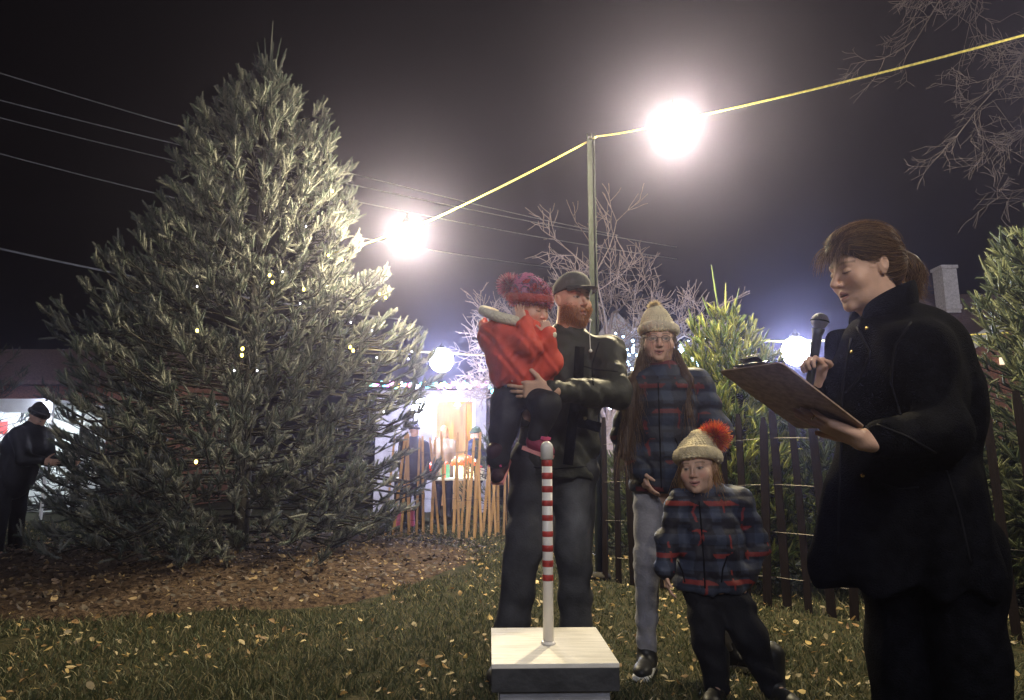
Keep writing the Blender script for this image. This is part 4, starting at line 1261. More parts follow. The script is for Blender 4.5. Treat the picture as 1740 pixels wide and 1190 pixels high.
wl_ = head_prims(oh, oR, os_, neckb, mouth=.004, neck_r=.056, fat=.004)
hN = hand_prims(wrN, hd_, nrm_b, (0, 1, .1), .98, (.04, .05, .07, .10), .12, .05, .9)
hF = hand_prims(wrF, (-.35, -.1, .9), (-.75, -.5, -.35), (-.3, -.7, .3), .95, (1.05, 1.15, 1.2, 1.25), .02, .9, .5)
body = wl_ + [cone(neckb, chest, .06, .09, .05), cone(chest, pel, .10, .11, .06), cone(shN, shF, .06, .06, .05),
              cone(shN, elN, .045, .038), cone(elN, wrN, .036, .026), cone(shF, elF, .045, .038), cone(elF, wrF, .036, .026),
              cone(pel, [kx1[0], 2.0, .5], .09, .06), cone([kx1[0], 2.0, .5], anN + [0, 0, .09], .055, .04), cone(anN + [0, 0, .07], anN + [-.12, -.02, .03], .04, .03),
              cone(pel, [kx2[0], 2.14, .5], .09, .06), cone([kx2[0], 2.14, .5], anF + [0, 0, .09], .055, .04), cone(anF + [0, 0, .07], anF + [-.12, -.02, .03], .04, .03)] + hN + hF
SK = (.62, .385, .285)
woman = sdf_obj("person", body, .0028, M["skin"], None, colfn=head_paint(oh, oR, os_, SK, eye='down', lip=(.42, .17, .14), blush=.35, brow=(.16, .09, .05)), origin=(pel[0], pel[1], 0))
tag(woman, "woman in a long black coat reading aloud from a clipboard into a microphone", "person")
# coat: body, sleeves, skirt, stand-up collar
hem = P(1556, 985, OY + .02)
nb = neckb + [.01, 0, .0]
flatY = (np.array([0, 1., 0]), .80)
coat = [cone(P(1530, 590, OY + .02), P(1540, 690, OY), .150, .185, .08, flatY), cone(P(1540, 690, OY), P(1540, 830, OY), .185, .205, .06, flatY),
        cone(P(1538, 830, OY), P(1546, 965, OY + .02), .192, .228, .06, flatY), cone(P(1585, 840, 1.98), P(1612, 972, 1.98), .115, .128, .06), cone(P(1470, 840, 2.05), P(1462, 955, 2.08), .10, .13, .06),
        cone(shN + [.0, .02, -.01], shF + [.0, -.02, -.01], .078, .078, .07),
        cone(P(1582, 592, 2.03), P(1594, 690, 2.03), .080, .10, .12),
        cone(shN + [0, .02, 0], elN + [.0, 0, 0], .068, .072, .09), cone(elN, wrN + [.055, .005, 0], .072, .052, .05),
        cone(P(1490, 590, 2.12), P(1442, 640, 2.10), .085, .07, .06), cone(shF, elF, .080, .074, .05), cone(elF, wrF - unit(wrF - elF) * .03, .066, .052, .03),
        cone(P(1518, 555, OY + .02), P(1500, 515, OY + .03), .082, .070, .04), cone(P(1536, 545, OY + .03), P(1532, 505, OY + .03), .045, .035, .03),
        rbox(P(1470, 1100, OY), (.5, .5, .262 * 1.0), None, .002, .012, 's')]
coat[-1]['a'] = np.array([hem[0], OY, .36 - .262 + .262 - .0]); coat[-1]['r'] = np.array([.6, .6, .60 - .36])
# hollow under the chin so the face and collar separate
coat.append(cone(oh + oR @ np.array([0, .055, -.085]), oh + oR @ np.array([0, .07, -.03]), .058, .06, .02, None, 's'))
coat.append(cone(oh + oR @ np.array([0, -.01, -.05]), oh + oR @ np.array([0, -.01, .05]), .076, .08, .02, None, 's'))
fold = folds(.0035, 17, 4, (1, .1, .25)); fsk = folds(.0055, 42, 9, (1, -.3, .4))
def coat_disp(p):
    z = p[:, 2]
    a = np.arctan2(p[:, 1] - OY, p[:, 0] - pel[0])
    skirt = np.clip((1.0 - z) / .35, 0, 1)
    elb = np.exp(-np.sum((p - elN) ** 2, 1) / .018) + np.exp(-np.sum((p - elF) ** 2, 1) / .012)
    return fold(p) * .8 + fsk(p) * (.6 + 1.1 * elb) + skirt * .017 * np.sin(a * 9 + 1.2 * np.sin(z * 5))
cobj = sdf_obj("coat", coat, .0055, M["black_wool"], woman, disp=coat_disp)
M["seam_black"] = mat("black_seam", (0.008, 0.008, 0.011), rough=.8, spec=.1)
M["seam_dark"] = mat("dark_seam", (0.006, 0.006, 0.007), rough=.8, spec=.1)
for nm, pt_ in (("front_edge", [(1446, 575), (1432, 650), (1428, 760), (1424, 940)]), ("lapel_edge", [(1456, 556), (1480, 600), (1462, 640), (1437, 668)]), ("armhole_seam", [(1548, 548), (1520, 590), (1514, 650), (1530, 705)]),
                ("pocket_edge", [(1496, 822), (1530, 832), (1562, 828)]), ("sleeve_seam", [(1490, 722), (1540, 742), (1590, 770)]), ("back_seam", [(1608, 800), (1630, 870), (1650, 960)])):
    seam(nm, coat, pt_, .0035, M["seam_black"], cobj, 1.4, coat_disp)
# turned-up collar and open lapels
def sheet(name, grid, thick, m, parent, sub=2):
    g = np.array(grid, float); n, k = g.shape[:2]
    V = g.reshape(-1, 3); F = [[i * k + j, i * k + j + 1, (i + 1) * k + j + 1, (i + 1) * k + j] for i in range(n - 1) for j in range(k - 1)]
    o = mesh_obj(name, V, F, m, parent, True)
    sd = o.modifiers.new("thick", 'SOLIDIFY'); sd.thickness = thick; sd.offset = 0
    ss = o.modifiers.new("round", 'SUBSURF'); ss.levels = sub; ss.render_levels = sub
    return o
colr = []
for i in range(13):
    t = i / 12; a = math.radians(-158 + 316 * t)       # 0 = back of the neck (+x)
    c0 = P(1499, 532, OY + .03); rr_ = .096
    base = c0 + np.array([math.cos(a) * rr_ * 1.02, math.sin(a) * rr_, -.005 - .03 * abs(t - .5) * 2])
    top = c0 + np.array([.012 + math.cos(a) * rr_ * .90, math.sin(a) * rr_ * .96, .105 - .085 * (abs(t - .5) * 2) ** 1.6])
    colr.append([base, (base + top) / 2 + np.array([math.cos(a), math.sin(a), 0]) * .006, top])
sheet("collar", colr, .010, M["black_wool"], cobj)
for k, (q0, q1, q2, yy) in enumerate((((1462, 556), (1392, 602), (1428, 668), 1.93), ((1462, 556), (1400, 560), (1398, 640), 2.16))):
    a, b, c = P(*q0, yy + .05), P(*q1, yy - .03), P(*q2, yy)
    if k == 0: continue
    sheet("lapel", [[a, (a + b) / 2, b], [(a + c) / 2 + [.01, 0, 0], (a + b + c) / 3, (b + c) / 2], [c, c + [.004, 0, .002], c + [.008, 0, .004]]], .008, M["black_wool"], cobj)
for (px_, py_, yy) in ((1473, 558, 1.905), (1447, 598, 1.93), (1466, 808, 1.865)):
    c = P(px_, py_, yy); mb = MB(); mb.ball(c, .0062, 12, 8, (1, .5, 1)); mb.build("button", M["brass"] if py_ != 808 else M["brass"], cobj, True)
# trousers
tr = [cone([pel[0] + .07, 2.0, .72], [kx1[0], 2.0, .45], .115, .100, .04), cone([kx1[0], 2.0, .45], anN + [0, 0, .07], .100, .085, .04),
      cone([pel[0] - .05, 2.12, .72], [kx2[0], 2.14, .45], .115, .100, .04), cone([kx2[0], 2.14, .45], anF + [0, 0, .07], .100, .085, .04)]
sdf_obj("trousers", tr, .008, M["black_wool"], woman, disp=folds(.008, 26, 3, (.2, 0, 1)))
for an in (anN, anF):
    sdf_obj("shoe", shoe_prims(an, (-1, -.15)), .005, M["black_plastic"], woman)
mb = MB(); t = hN[10]['a'] * .6 + hN[10]['b'] * .4; ax_ = unit(hN[10]['b'] - hN[10]['a'])
u_ = unit(np.cross(ax_, [0, 0, 1])); v_ = np.cross(ax_, u_)
mb.tube([t + (u_ * math.cos(a) + v_ * math.sin(a)) * .0093 for a in np.linspace(0, 2 * math.pi, 17)], .0016, 6, False)
mb.ball(t - v_ * .0105 + np.array([0, -.004, -.0]), .0042, 8, 6); mb.build("ring", M["brass"], woman, True)
# hair: cap of hair swept back to a low ponytail, wispy fringe
HW = lambda x, y, z: oh + oR @ (np.array([x, y, z], float) * os_)
hairp = [ell(HW(0, -.016, .050), np.array([.084, .104, .092]) * os_, oR, .02), ell(HW(0, .035, .075), np.array([.066, .062, .052]) * os_, oR, .03),
         ell(HW(0, -.055, .0), np.array([.072, .062, .07]) * os_, oR, .03),
         ell(HW(0, .085, -.035), np.array([.080, .075, .098]) * os_, oR, .012, 's'),
         ell(HW(.084, .012, -.035), np.array([.030, .040, .048]) * os_, oR, .012, 's'), ell(HW(-.084, .012, -.035), np.array([.030, .040, .048]) * os_, oR, .012, 's'),
         ell(HW(0, .0, -.13), np.array([.09, .09, .075]) * os_, oR, .02, 's'),
         ell(HW(0, -.125, .018), np.array([.026, .030, .030]) * os_, oR, .012), ell(HW(-.008, -.152, -.012), np.array([.030, .030, .042]) * os_, oR, .02),
         cone(HW(-.01, -.155, -.03), HW(-.005, -.150, -.085), .024, .012, .02)]
HC = [(.18, .095, .05), (.27, .15, .075), (.42, .26, .13), (.12, .06, .032)]
hv_, hf_ = sdf_mesh(hairp, .004, folds(.002, 90, 2, tuple(oR @ np.array([1, .2, .3]))))
hobj = mesh_obj("hair", hv_, hf_, M["hair"], woman, True, np.tile([.075, .040, .022], (len(hv_), 1)))
loc = lambda p: ((p - oh) @ oR) / os_
root_c = HW(0, -.115, .02)
rt, rn = surf_roots(hv_, hf_, lambda c: loc(c)[:, 1] > -.13, 3800, 5)
dd_ = unit_rows = lambda a: a / np.maximum(np.linalg.norm(a, axis=1, keepdims=True), 1e-9)
dirs0 = dd_(root_c - rt) + rn * .10 + oR[:, 2] * .25 * np.clip(loc(rt)[:, 1:2] * 8, 0, 1)
strands("hair_strands", rt, dirs0, .10, 7, .0006, HC, hobj, M["hair"], 6, .02, .06, lambda p, t: dd_(root_c - p) * .5, (hairp, .0042))
rt, rn = surf_roots(hv_, hf_, lambda c: loc(c)[:, 1] < -.125, 1000, 7)
strands("hair_strands", rt, rn * .35 + np.array([.12, 0, -.8]), .060, 7, .0006, HC, hobj, M["hair"], 8, .10, .20, lambda p, t: (HW(-.01, -.150, -.05) - p) * 5)
rt, rn = surf_roots(hv_, hf_, lambda c: (loc(c)[:, 1] > -.12) & (loc(c)[:, 2] > .0), 420, 15)
strands("flyaway_hair", rt, dd_(root_c - rt) + rn * .35 + oR[:, 2] * .2, .075, 7, .00042, HC[1:3], hobj, M["hair"], 16, .03, .16, lambda p, t: dd_(root_c - p) * .35, (hairp, .007))
rr8 = np.random.default_rng(4); nb_ = 260
fr = np.stack([rr8.uniform(-.058, .058, nb_), rr8.uniform(.055, .088, nb_), rr8.uniform(.072, .098, nb_)], 1)
fr = oh + fr @ oR.T * os_
fd = np.tile(oR @ np.array([0, .95, -.25]), (nb_, 1)) + rr8.normal(0, .18, (nb_, 3)) + np.outer(loc(fr)[:, 0] * 6, oR[:, 0])
strands("fringe", fr, fd, .085, 7, .00060, HC, hobj, M["hair"], 9, .34, .05)

# ================================================================== clipboard and microphone
Rb = np.stack([unit(wv), unit(-dv - unit(wv) * np.dot(-dv, unit(wv))), nrm_b], 1)
cb_root = empty("clipboard", A_ + (wv + dv) / 2, "brown clipboard held out level by the woman in black", "clipboard")
mb = MB()
def rounded_plate(a, w, d, n, t, rr=.014, k=5):
    w_, d_ = np.linalg.norm(w), np.linalg.norm(d); uw, ud = w / w_, d / d_
    pts = []
    for (cx, cy, a0) in ((rr, rr, 180), (w_ - rr, rr, 270), (w_ - rr, d_ - rr, 0), (rr, d_ - rr, 90)):
        for i in range(k + 1):
            an = math.radians(a0 + 90 * i / k); pts.append(a + uw * (cx + rr * math.cos(an)) + ud * (cy + rr * math.sin(an)))
    m_ = len(pts)
    V = [p - n * t / 2 for p in pts] + [p + n * t / 2 for p in pts]
    F = [list(range(m_)), list(range(m_, 2 * m_))[::-1]] + [[i, m_ + i, m_ + (i + 1) % m_, (i + 1) % m_] for i in range(m_)]
    return V, F
V, F = rounded_plate(A_, wv, dv, nrm_b, .0035); mb.add(V, F); mb.build("board", M["board"], cb_root)
mb = MB()
for q in range(4):
    V, F = rounded_plate(A_ + wv * (.05 + .004 * q) + dv * (.05 + .003 * q) + nrm_b * (.0028 + .0009 * q), wv * .9, dv * .93, nrm_b, .0005, .002, 2); mb.add(V, F)
pp_ = mb.build("paper", M["paper"], cb_root)
mb = MB(); cc = A_ + wv * .5 + dv * .035
mb.box(cc + nrm_b * .006, (.115, .028, .004), Rb); mb.tube([cc - Rb[:, 0] * .055 + nrm_b * .012, cc + Rb[:, 0] * .055 + nrm_b * .012], .0055, 8)
mb.box(cc + nrm_b * .018 + Rb[:, 1] * .012, (.070, .018, .003), Rb)
mb.tube([cc - Rb[:, 0] * .03 + nrm_b * .016, cc - Rb[:, 0] * .02 + nrm_b * .032 + Rb[:, 1] * .01, cc + Rb[:, 0] * .02 + nrm_b * .032 + Rb[:, 1] * .01, cc + Rb[:, 0] * .03 + nrm_b * .016], .0022, 6)
mb.build("clip", mat("chrome_clip", (.6, .6, .6), rough=.2, metal=1), cb_root)
mt_, mb_ = P(1393, 546, 2.10), wrF + unit((-.35, -.1, .9)) * .05 + np.array([-.035, -.02, -.015])
mdir = unit(mt_ - mb_); 
mic = empty("microphone", mb_, "dark handheld microphone with a ball grille near the woman's mouth", "microphone")
mb = MB(); mb.tube([mb_ - mdir * .07, mb_ - mdir * .06, mt_ - mdir * .045, mt_ - mdir * .026], [.009, .0115, .0155, .021], 16); mb.build("handle", M["black_plastic"], mic, True)
mb = MB(); mb.ball(mt_, .0265, 20, 14); g_ = mb.build("grille", mat("mic_mesh", (.20, .19, .19), rough=.45, metal=.8, bump=.8, bscale=500), mic, True)
mb = MB(); u_ = unit(np.cross(mdir, [0, 1, 0])); v_ = np.cross(mdir, u_)
mb.tube([mt_ + (u_ * math.cos(a) + v_ * math.sin(a)) * .0268 for a in np.linspace(0, 2 * math.pi, 25)], .0022, 6, False); mb.build("grille_ring", M["steel"], mic, True)
# ================================================================== shared clothing builders
def limb(a, b, c, r0, r1, r2, k=.04, cc=0):
    return [cone(a, b, r0, r1, k, None, 'u', cc), cone(b, c, r1, r2, k, None, 'u', cc)]
def puff(amp, z0, dz):
    def g(p): return amp * (np.abs(np.sin((p[:, 2] - z0) / dz * math.pi)) - .5)
    return g
def beanie(name, o, R, s, parent, col, brim_h=.055, top=.15, fuzz=(1, 1, 1), m="knit", tilt=0.0, nrib=34, fat=1.0, slouch=(0, -.03, 0), brimcol=None, cols=None):
    W = lambda *p: np.array(o) + R @ (np.array(p, float) * s)
    pr = [ell(W(0, -.012, .045), np.array([.086, .105, .088]) * s * fat, R, .02), ell(W(*(np.array([0, -.02, top - .045]) + np.array(slouch))), np.array([.055, .062, .05]) * s * fat, R, .06),
          rbox(W(0, 0, -.16), np.array([.2, .2, .185]) * s, R @ rotx(tilt), .002, .008, 's')]
    def dsp(p):
        q = ((p - o) @ R) / s; a = np.arctan2(q[:, 0], q[:, 1]); h_ = q[:, 2]
        return s * .0022 * np.sin(a * nrib) + s * .0018 * np.sin(h_ * 520 + np.sin(a * nrib) * 1.2) + .004 * s * np.sin(a * 3 + h_ * 30)
    ob = sdf_obj(name, pr, .0032, M[m], parent, disp=dsp, colfn=lambda V, C=None: (cols(((V - o) @ R) / s) if cols else np.tile(col, (len(V), 1))))
    # turned-up brim: a thick ribbed band
    RB = R @ rotx(tilt); n = 96; prof = [(-.5, -.006), (-.30, .007), (0, .010), (.30, .007), (.5, -.004)]
    V = []; F = []
    for i in range(n):
        a = 2 * math.pi * i / n
        for (hh, rr) in prof + [(.5, -.012), (-.5, -.014)]:
            rib = .0030 * math.sin(a * nrib / 1.6) * (1 if abs(hh) < .45 else 0)
            rx = (.0905 * fat + rr + rib); ry = (.1085 * fat + rr + rib)
            V.append(np.array(o) + R @ np.array([0, -.012, .0]) * s + RB @ (np.array([math.sin(a) * rx, math.cos(a) * ry, .025 + brim_h / 2 + hh * brim_h]) * s))
    k = len(prof) + 2
    for i in range(n):
        for j in range(k):
            F.append([i * k + j, ((i + 1) % n) * k + j, ((i + 1) % n) * k + (j + 1) % k, i * k + (j + 1) % k])
    mesh_obj("brim", V, F, M[m], ob, True, np.tile(brimcol or col, (len(V), 1)))
    return ob, W
def rotx(a): c, s = math.cos(a), math.sin(a); return np.array([[1, 0, 0], [0, c, -s], [0, s, c]])
def pompom(name, c, r_, parent, cols, n=1500, seed=3, rad=.0011):
    r = np.random.default_rng(seed); d = r.normal(size=(n, 3)); d /= np.linalg.norm(d, axis=1, keepdims=True)
    p0 = np.array(c) + d * r_ * .25
    return strands(name, p0, d, r_ * .95, 3, rad, cols, parent, M["hair"], seed, .03, .18)
def long_hair(parent, o, R, s, cols, paths, n, seed, rad=.0012, h=.005, extra=None):
    pr = extra or [ell(o + R @ (np.array([0, -.018, .03]) * s), np.array([.082, .098, .09]) * s, R, .03), ell(o + R @ (np.array([0, .085, -.03]) * s), np.array([.06, .07, .085]) * s, R, .015, 's')]
    for path in paths:
        for (a, b, ra, rb) in path: pr.insert(-1, cone(a, b, ra, rb, .03, (unit([.15, 1, 0]), .6)))
    V, F = sdf_mesh(pr, h, folds(.004, 60, seed, (1, .3, .1)))
    ob = mesh_obj("hair", V, F, M["hair"], parent, True, np.tile(np.array(cols[0]) * .8, (len(V), 1)))
    rt, rn = surf_roots(V, F, lambda c: c[:, 2] < o[2] + .10, n, seed)
    strands("hair_strands", rt, rn * .25 + np.array([0, 0, -1.]), .14, 6, rad, cols, ob, M["hair"], seed, .10, .07)
    return ob
def plaid(base, blue, red, cell=.11, off=(0, 0, 0), seed=0):
    def f(V, C=None):
        q = V - np.array(off)
        r_ = np.hypot(q[:, 0], q[:, 1])
        u = (q[:, 0] * .9 + q[:, 1] * .45) / cell; v = q[:, 2] / cell
        fu = u - np.floor(u); fv = v - np.floor(v)
        C = np.tile(base, (len(V), 1)).astype(float)
        bl = ((fu > .25) & (fu < .62)).astype(float) * .5 + ((fv > .20) & (fv < .58)).astype(float) * .5
        C = C * (1 - bl[:, None]) + np.array(blue) * bl[:, None]
        rl = ((fv > .68) & (fv < .86)) | ((fu > .78) & (fu < .86))
        gate = (np.sin(q[:, 0] * 31 + 2 * np.sin(q[:, 2] * 23)) + np.sin(q[:, 2] * 37 + q[:, 1] * 29)) > .15
        rl = rl & gate
        C[rl] = np.array(red) * .8 + C[rl] * .2
        dk = ((fv > .93) | (fv < .05)); C[dk] = np.array(base)
        return C
    return f

# ================================================================== father in cap carrying the toddler
FY = 3.32
fo = P(972, 512, FY); fR = frame((.50, -.86, -.02)); fs = 1.06
f_nb = P(966, 572, FY + .02)
f_ch = P(958, 650, FY + .02); f_pel = P(940, 800, FY + .03)
f_sl = P(1032, 598, FY - .02); f_sr = P(898, 600, FY + .05)
f_el = P(1043, 668, FY - .18); f_wl = P(930, 664, FY - .46)
f_er = P(862, 700, FY - .05); f_wr = P(893, 708, FY - .30)
gz = lambda p: np.array([p[0], p[1], 0.])
f_hl, f_hr = f_pel + [.10, 0, -.02], f_pel + [-.10, 0, -.02]
f_kl, f_kr = P(975, 930, FY - .02), P(890, 930, FY - .06)
f_al, f_ar = gz(P(980, 1100, FY)), gz(P(862, 1100, FY + .02))
f_al[1] = FY; f_ar[1] = FY
SKM = (.62, .38, .27)
hL = hand_prims(f_wl, (-.96, .05, .05), (.1, .95, .15), (0, .1, 1), 1.08, (.25, .3, .35, .4), .14, .3, .8)
hR = hand_prims(f_wr, (.85, -.25, .1), (-.1, .55, .8), (0, -.2, .9), 1.05, (.5, .55, .6, .6), .06, .3, .6)
fb = head_prims(fo, fR, fs, f_nb, neck_r=.060, fat=.003)
fb += [cone(f_nb, f_ch, .06, .09, .05), cone(f_ch, f_pel, .10, .10, .05), cone(f_sl, f_sr, .06, .06, .05)] + limb(f_sl, f_el, f_wl, .05, .04, .028) + limb(f_sr, f_er, f_wr, .05, .04, .028)
fb += limb(f_hl, f_kl, f_al + [0, 0, .09], .085, .06, .04) + limb(f_hr, f_kr, f_ar + [0, 0, .09], .085, .06, .04)
fb += [cone(f_al + [0, 0, .07], f_al + [.02, -.14, .03], .04, .03), cone(f_ar + [0, 0, .07], f_ar + [-.03, -.14, .03], .04, .03)] + hL + hR
father = sdf_obj("person", fb, .0032, M["skin"], None, origin=(f_pel[0], FY, 0),
                 colfn=head_paint(fo, fR, fs, SKM, beard=(.30, .11, .03), brow=(.12, .06, .03), lip=(.40, .17, .13), blush=.5))
tag(father, "bearded man in a dark cap and olive black jacket holding the toddler", "person")
JC = [(.030, .031, .024), (.016, .016, .018)]
fl_ = (np.array([0, 1., 0]), .72)
jk = [cone(P(962, 605, FY + .02), f_ch, .17, .195, .08, fl_), cone(f_ch, P(944, 800, FY + .02), .195, .205, .06, fl_), cone(f_sl + [0, 0, -.01], f_sr + [0, 0, -.01], .085, .085, .05),
      cone(f_nb + [0, .01, -.03], f_nb + [0, .01, .015], .085, .078, .04), rbox([f_pel[0], FY, P(940, 812, FY)[2] - .22], (.5, .5, .22), None, .002, .012, 's'),
      cone(fo + fR @ np.array([0, .07, -.10]) , fo + fR @ np.array([0, .09, -.03]), .05, .06, .015, None, 's')]
jk += limb(f_sl, f_el, f_wl - unit(f_wl - f_el) * .02, .088, .078, .050) + limb(f_sr, f_er, f_wr - unit(f_wr - f_er) * .02, .085, .078, .052)
jw = folds(.009, 30, 12, (.8, .1, .5)); jw2 = folds(.0045, 75, 13, (.5, .2, .8))
jo = sdf_obj("jacket", jk, .0045, M["nylon"], father, disp=lambda p: jw(p) + jw2(p), colfn=lambda V, C=None: np.tile(JC[0], (len(V), 1)))
for nm, pt_ in (("armhole_seam", [(1018, 582), (1006, 620), (1008, 655)]), ("yoke_seam", [(990, 622), (1010, 628), (1050, 632)]), ("chest_pocket_edge", [(988, 640), (1004, 643), (1018, 642)]), ("hem_seam", [(885, 792), (940, 797), (1010, 792)])):
    seam(nm, jk, pt_, .0035, M["seam_dark"], jo, 2.8, lambda p: jw(p) + jw2(p))
# front zip placket, pocket flap with snap, collar
pl = [P(985, 590, FY - .16), P(983, 640, FY - .19), P(975, 700, FY - .20), P(965, 790, FY - .19)]
mb = MB()
for a, b in zip(pl[:-1], pl[1:]): mb.beam(a, b, .045, .012, (0, -1, .1))
mb.build("placket", M["black_wool"], jo, True)
fa, fbp = P(965, 712, FY - .185), P(1020, 727, FY - .13)
mb = MB(); mb.beam(fa, fbp, .012, .045, (0, 0, 1)); mb.build("pocket_flap", M["black_wool"], jo)
mb = MB(); mb.ball(P(994, 711, FY - .185), .009, 10, 8, (1, .5, 1)); mb.build("snap", mat("pale_snap", (.8, .75, .5), rough=.3, metal=.5), jo, True)
mb = MB(); q = P(1003, 545, FY - .13); mb.tube([q, q + [-.006, -.012, -.06], q + [-.003, -.012, -.15]], .0022, 5); mb.build("drawcord", M["rubber_white"], jo)
for e_ in (q, q + [-.003, -.012, -.15]):
    mb = MB(); mb.ball(e_, .0085, 8, 6); mb.build("cord_end", M["rubber_white"], jo, True)
colr = []
for i in range(13):
    t = i / 12; a = math.radians(-150 + 300 * t) + math.pi / 2
    base = f_nb + np.array([math.cos(a) * .098, math.sin(a) * .088, -.045 - .02 * abs(t - .5)]); top = f_nb + np.array([math.cos(a) * .090, math.sin(a) * .080, .035 - .045 * abs(t - .5) * 2])
    colr.append([base, (base + top) / 2 + np.array([math.cos(a), math.sin(a), 0]) * .01, top])
sheet("collar", colr, .010, bpy.data.materials["black_wool_coat"], jo)
jn = limb(f_hl, f_kl, f_al + [0, 0, .05], .118, .088, .076) + limb(f_hr, f_kr, f_ar + [0, 0, .05], .118, .088, .080) + [cone(f_pel + [-.06, 0, .04], f_pel + [.06, 0, .04], .15, .15, .05, (np.array([0, 1., 0]), .8))]
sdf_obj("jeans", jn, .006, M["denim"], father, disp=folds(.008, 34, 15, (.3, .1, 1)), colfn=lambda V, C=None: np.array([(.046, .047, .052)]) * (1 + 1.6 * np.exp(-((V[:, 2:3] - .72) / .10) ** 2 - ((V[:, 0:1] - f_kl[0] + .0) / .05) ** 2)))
for an, dr in ((f_al, (.15, -1)), (f_ar, (-.25, -1))):
    sdf_obj("boot", shoe_prims(an, dr, 1.12), .005, M["black_plastic"], father)
rtb, rnb = surf_roots(*(lambda a: (a[0], a[1]))(sdf_mesh(head_prims(fo, fR, fs, f_nb, neck_r=.060, fat=.003), .005)), lambda c: (lambda q: (q[:, 2] < -.034) & (q[:, 2] > -.125) & (q[:, 1] > .0) & ~((np.abs(q[:, 0]) < .021) & (np.abs(q[:, 2] + .067) < .011)) & ~((np.abs(q[:, 0]) < .05) & (q[:, 2] > -.048)))(((c - fo) @ fR) / fs), 1500, 77)
bo = strands("beard", rtb, rnb * .5 + np.array([0, 0, -.8]), .020, 3, .0009, [(.52, .22, .06), (.40, .15, .04), (.62, .30, .09)], father, M["hair"], 78, .10, .12)
# baseball cap
CW = lambda x, y, z: fo + fR @ (np.array([x, y, z], float) * fs)
cp = [ell(CW(0, -.010, .045), np.array([.084, .103, .092]) * fs, fR, .02), ell(CW(0, .03, .075), np.array([.066, .066, .058]) * fs, fR, .03), rbox(CW(0, 0, -.16), np.array([.2, .2, .193]) * fs, fR @ rotx(.10), .002, .006, 's')]
def cap_d(p):
    q = (p - fo) @ fR; a = np.arctan2(q[:, 0], q[:, 1] + .01)
    return -.0016 * np.exp(-(np.sin(a * 3) / .10) ** 2)
co = sdf_obj("cap", cp, .0028, M["cloth"], father, disp=cap_d, colfn=lambda V, C=None: np.tile((.075, .075, .070), (len(V), 1)))
bg = []
for i in range(15):
    t = i / 14 * 2 - 1; row = []
    for j in range(6):
        f = j / 5
        row.append(CW(t * (.076 - .010 * f * f), .074 * math.sqrt(max(1 - .62 * t * t, 0)) + .012 + (.088 * f) * (1 - abs(t) ** 3) ** .7, .058 - .006 * t * t - .020 * f - .008 * t * t * f))
    bg.append(row)
sheet("visor", bg, .004, mat("dark_visor", (.03, .03, .03), rough=.7, bump=.2, bscale=120), co)
mb = MB(); mb.ball(CW(0, -.012, .140), .008, 10, 6, (1, 1, .5)); mb.build("top_button", bpy.data.materials["dark_visor"], co, True)

# ================================================================== toddler on the father's arm
TY = 2.98
to = P(902, 524, TY); tR = frame((.72, -.62, -.30), roll=-.12); ts = .86
t_nb = P(893, 560, TY + .02); t_ch = P(884, 585, TY + .01); t_pel = P(882, 650, TY + .03)
t_sr = P(860, 572, TY - .06); t_er = P(900, 588, TY - .15); t_wr = P(889, 548, TY - .13)
t_sl = P(916, 576, TY + .04); t_el = P(936, 618, TY - .06); t_wl = P(932, 566, TY - .12)
t_k1 = P(928, 688, TY - .12); t_a1 = P(914, 740, TY - .10)
t_k2 = P(858, 712, TY - .02); t_a2 = P(846, 778, TY - .02)
SKB = (.68, .42, .32)
h1 = hand_prims(t_wr, unit(P(878, 512, TY - .11) - t_wr), (.45, .85, -.05), (-.2, 0, .5), .60, (.22, .25, .28, .3), .2, .2, .8, .004)
h2 = hand_prims(t_wl, unit(P(922, 538, TY - .12) - t_wl), (-.2, .7, .6), (-.6, 0, .4), .56, (.8, .9, 1, 1), .03, .5, .5, .004)
tb_ = head_prims(to, tR, ts, t_nb, child=1, neck_r=.042) + [cone(t_nb, t_ch, .05, .09, .04), cone(t_ch, t_pel, .10, .10, .04)]
tb_ += limb(t_sr, t_er, t_wr, .035, .028, .020, .02) + limb(t_sl, t_el, t_wl, .035, .028, .020, .02) + limb(t_pel, t_k1, t_a1, .06, .045, .03, .02) + limb(t_pel, t_k2, t_a2, .06, .045, .03, .02) + h1 + h2
toddler = sdf_obj("person", tb_, .0030, M["skin"], None, origin=tuple(t_pel), colfn=head_paint(to, tR, ts, SKB, eye='down', blush=.6, brow=(.2, .12, .07), lip=(.5, .2, .18)))
tag(toddler, "toddler in a red coat and fluffy hat held on the man's arm", "person")
RC = (.68, .085, .050)
tc = [cone(P(884, 578, TY + .01), P(884, 612, TY + .01), .135, .148, .06), cone(P(884, 612, TY + .01), P(888, 628, TY + .01), .148, .140, .05),
      rbox(P(885, 700, TY) + [0, 0, -.02], (.3, .3, .115), None, .002, .02, 's')]
tc += limb(t_sr, t_er, t_wr - unit(t_wr - t_er) * .01, .062, .052, .036, .03) + limb(t_sl, t_el, t_wl - unit(t_wl - t_el) * .01, .060, .054, .036, .03)
tc += [ell(P(846, 566, TY + .05), (.092, .10, .115), None, .05), ell(P(852, 540, TY + .03), (.085, .085, .055), None, .02, 's')]
tw = folds(.008, 55, 22, (1, .2, -.4)); tw2 = folds(.004, 110, 23, (.8, 0, .6))
tco = sdf_obj("coat", tc, .0036, M["nylon"], toddler, disp=lambda p: tw(p) + tw2(p), colfn=lambda V, C=None: np.tile(RC, (len(V), 1)))
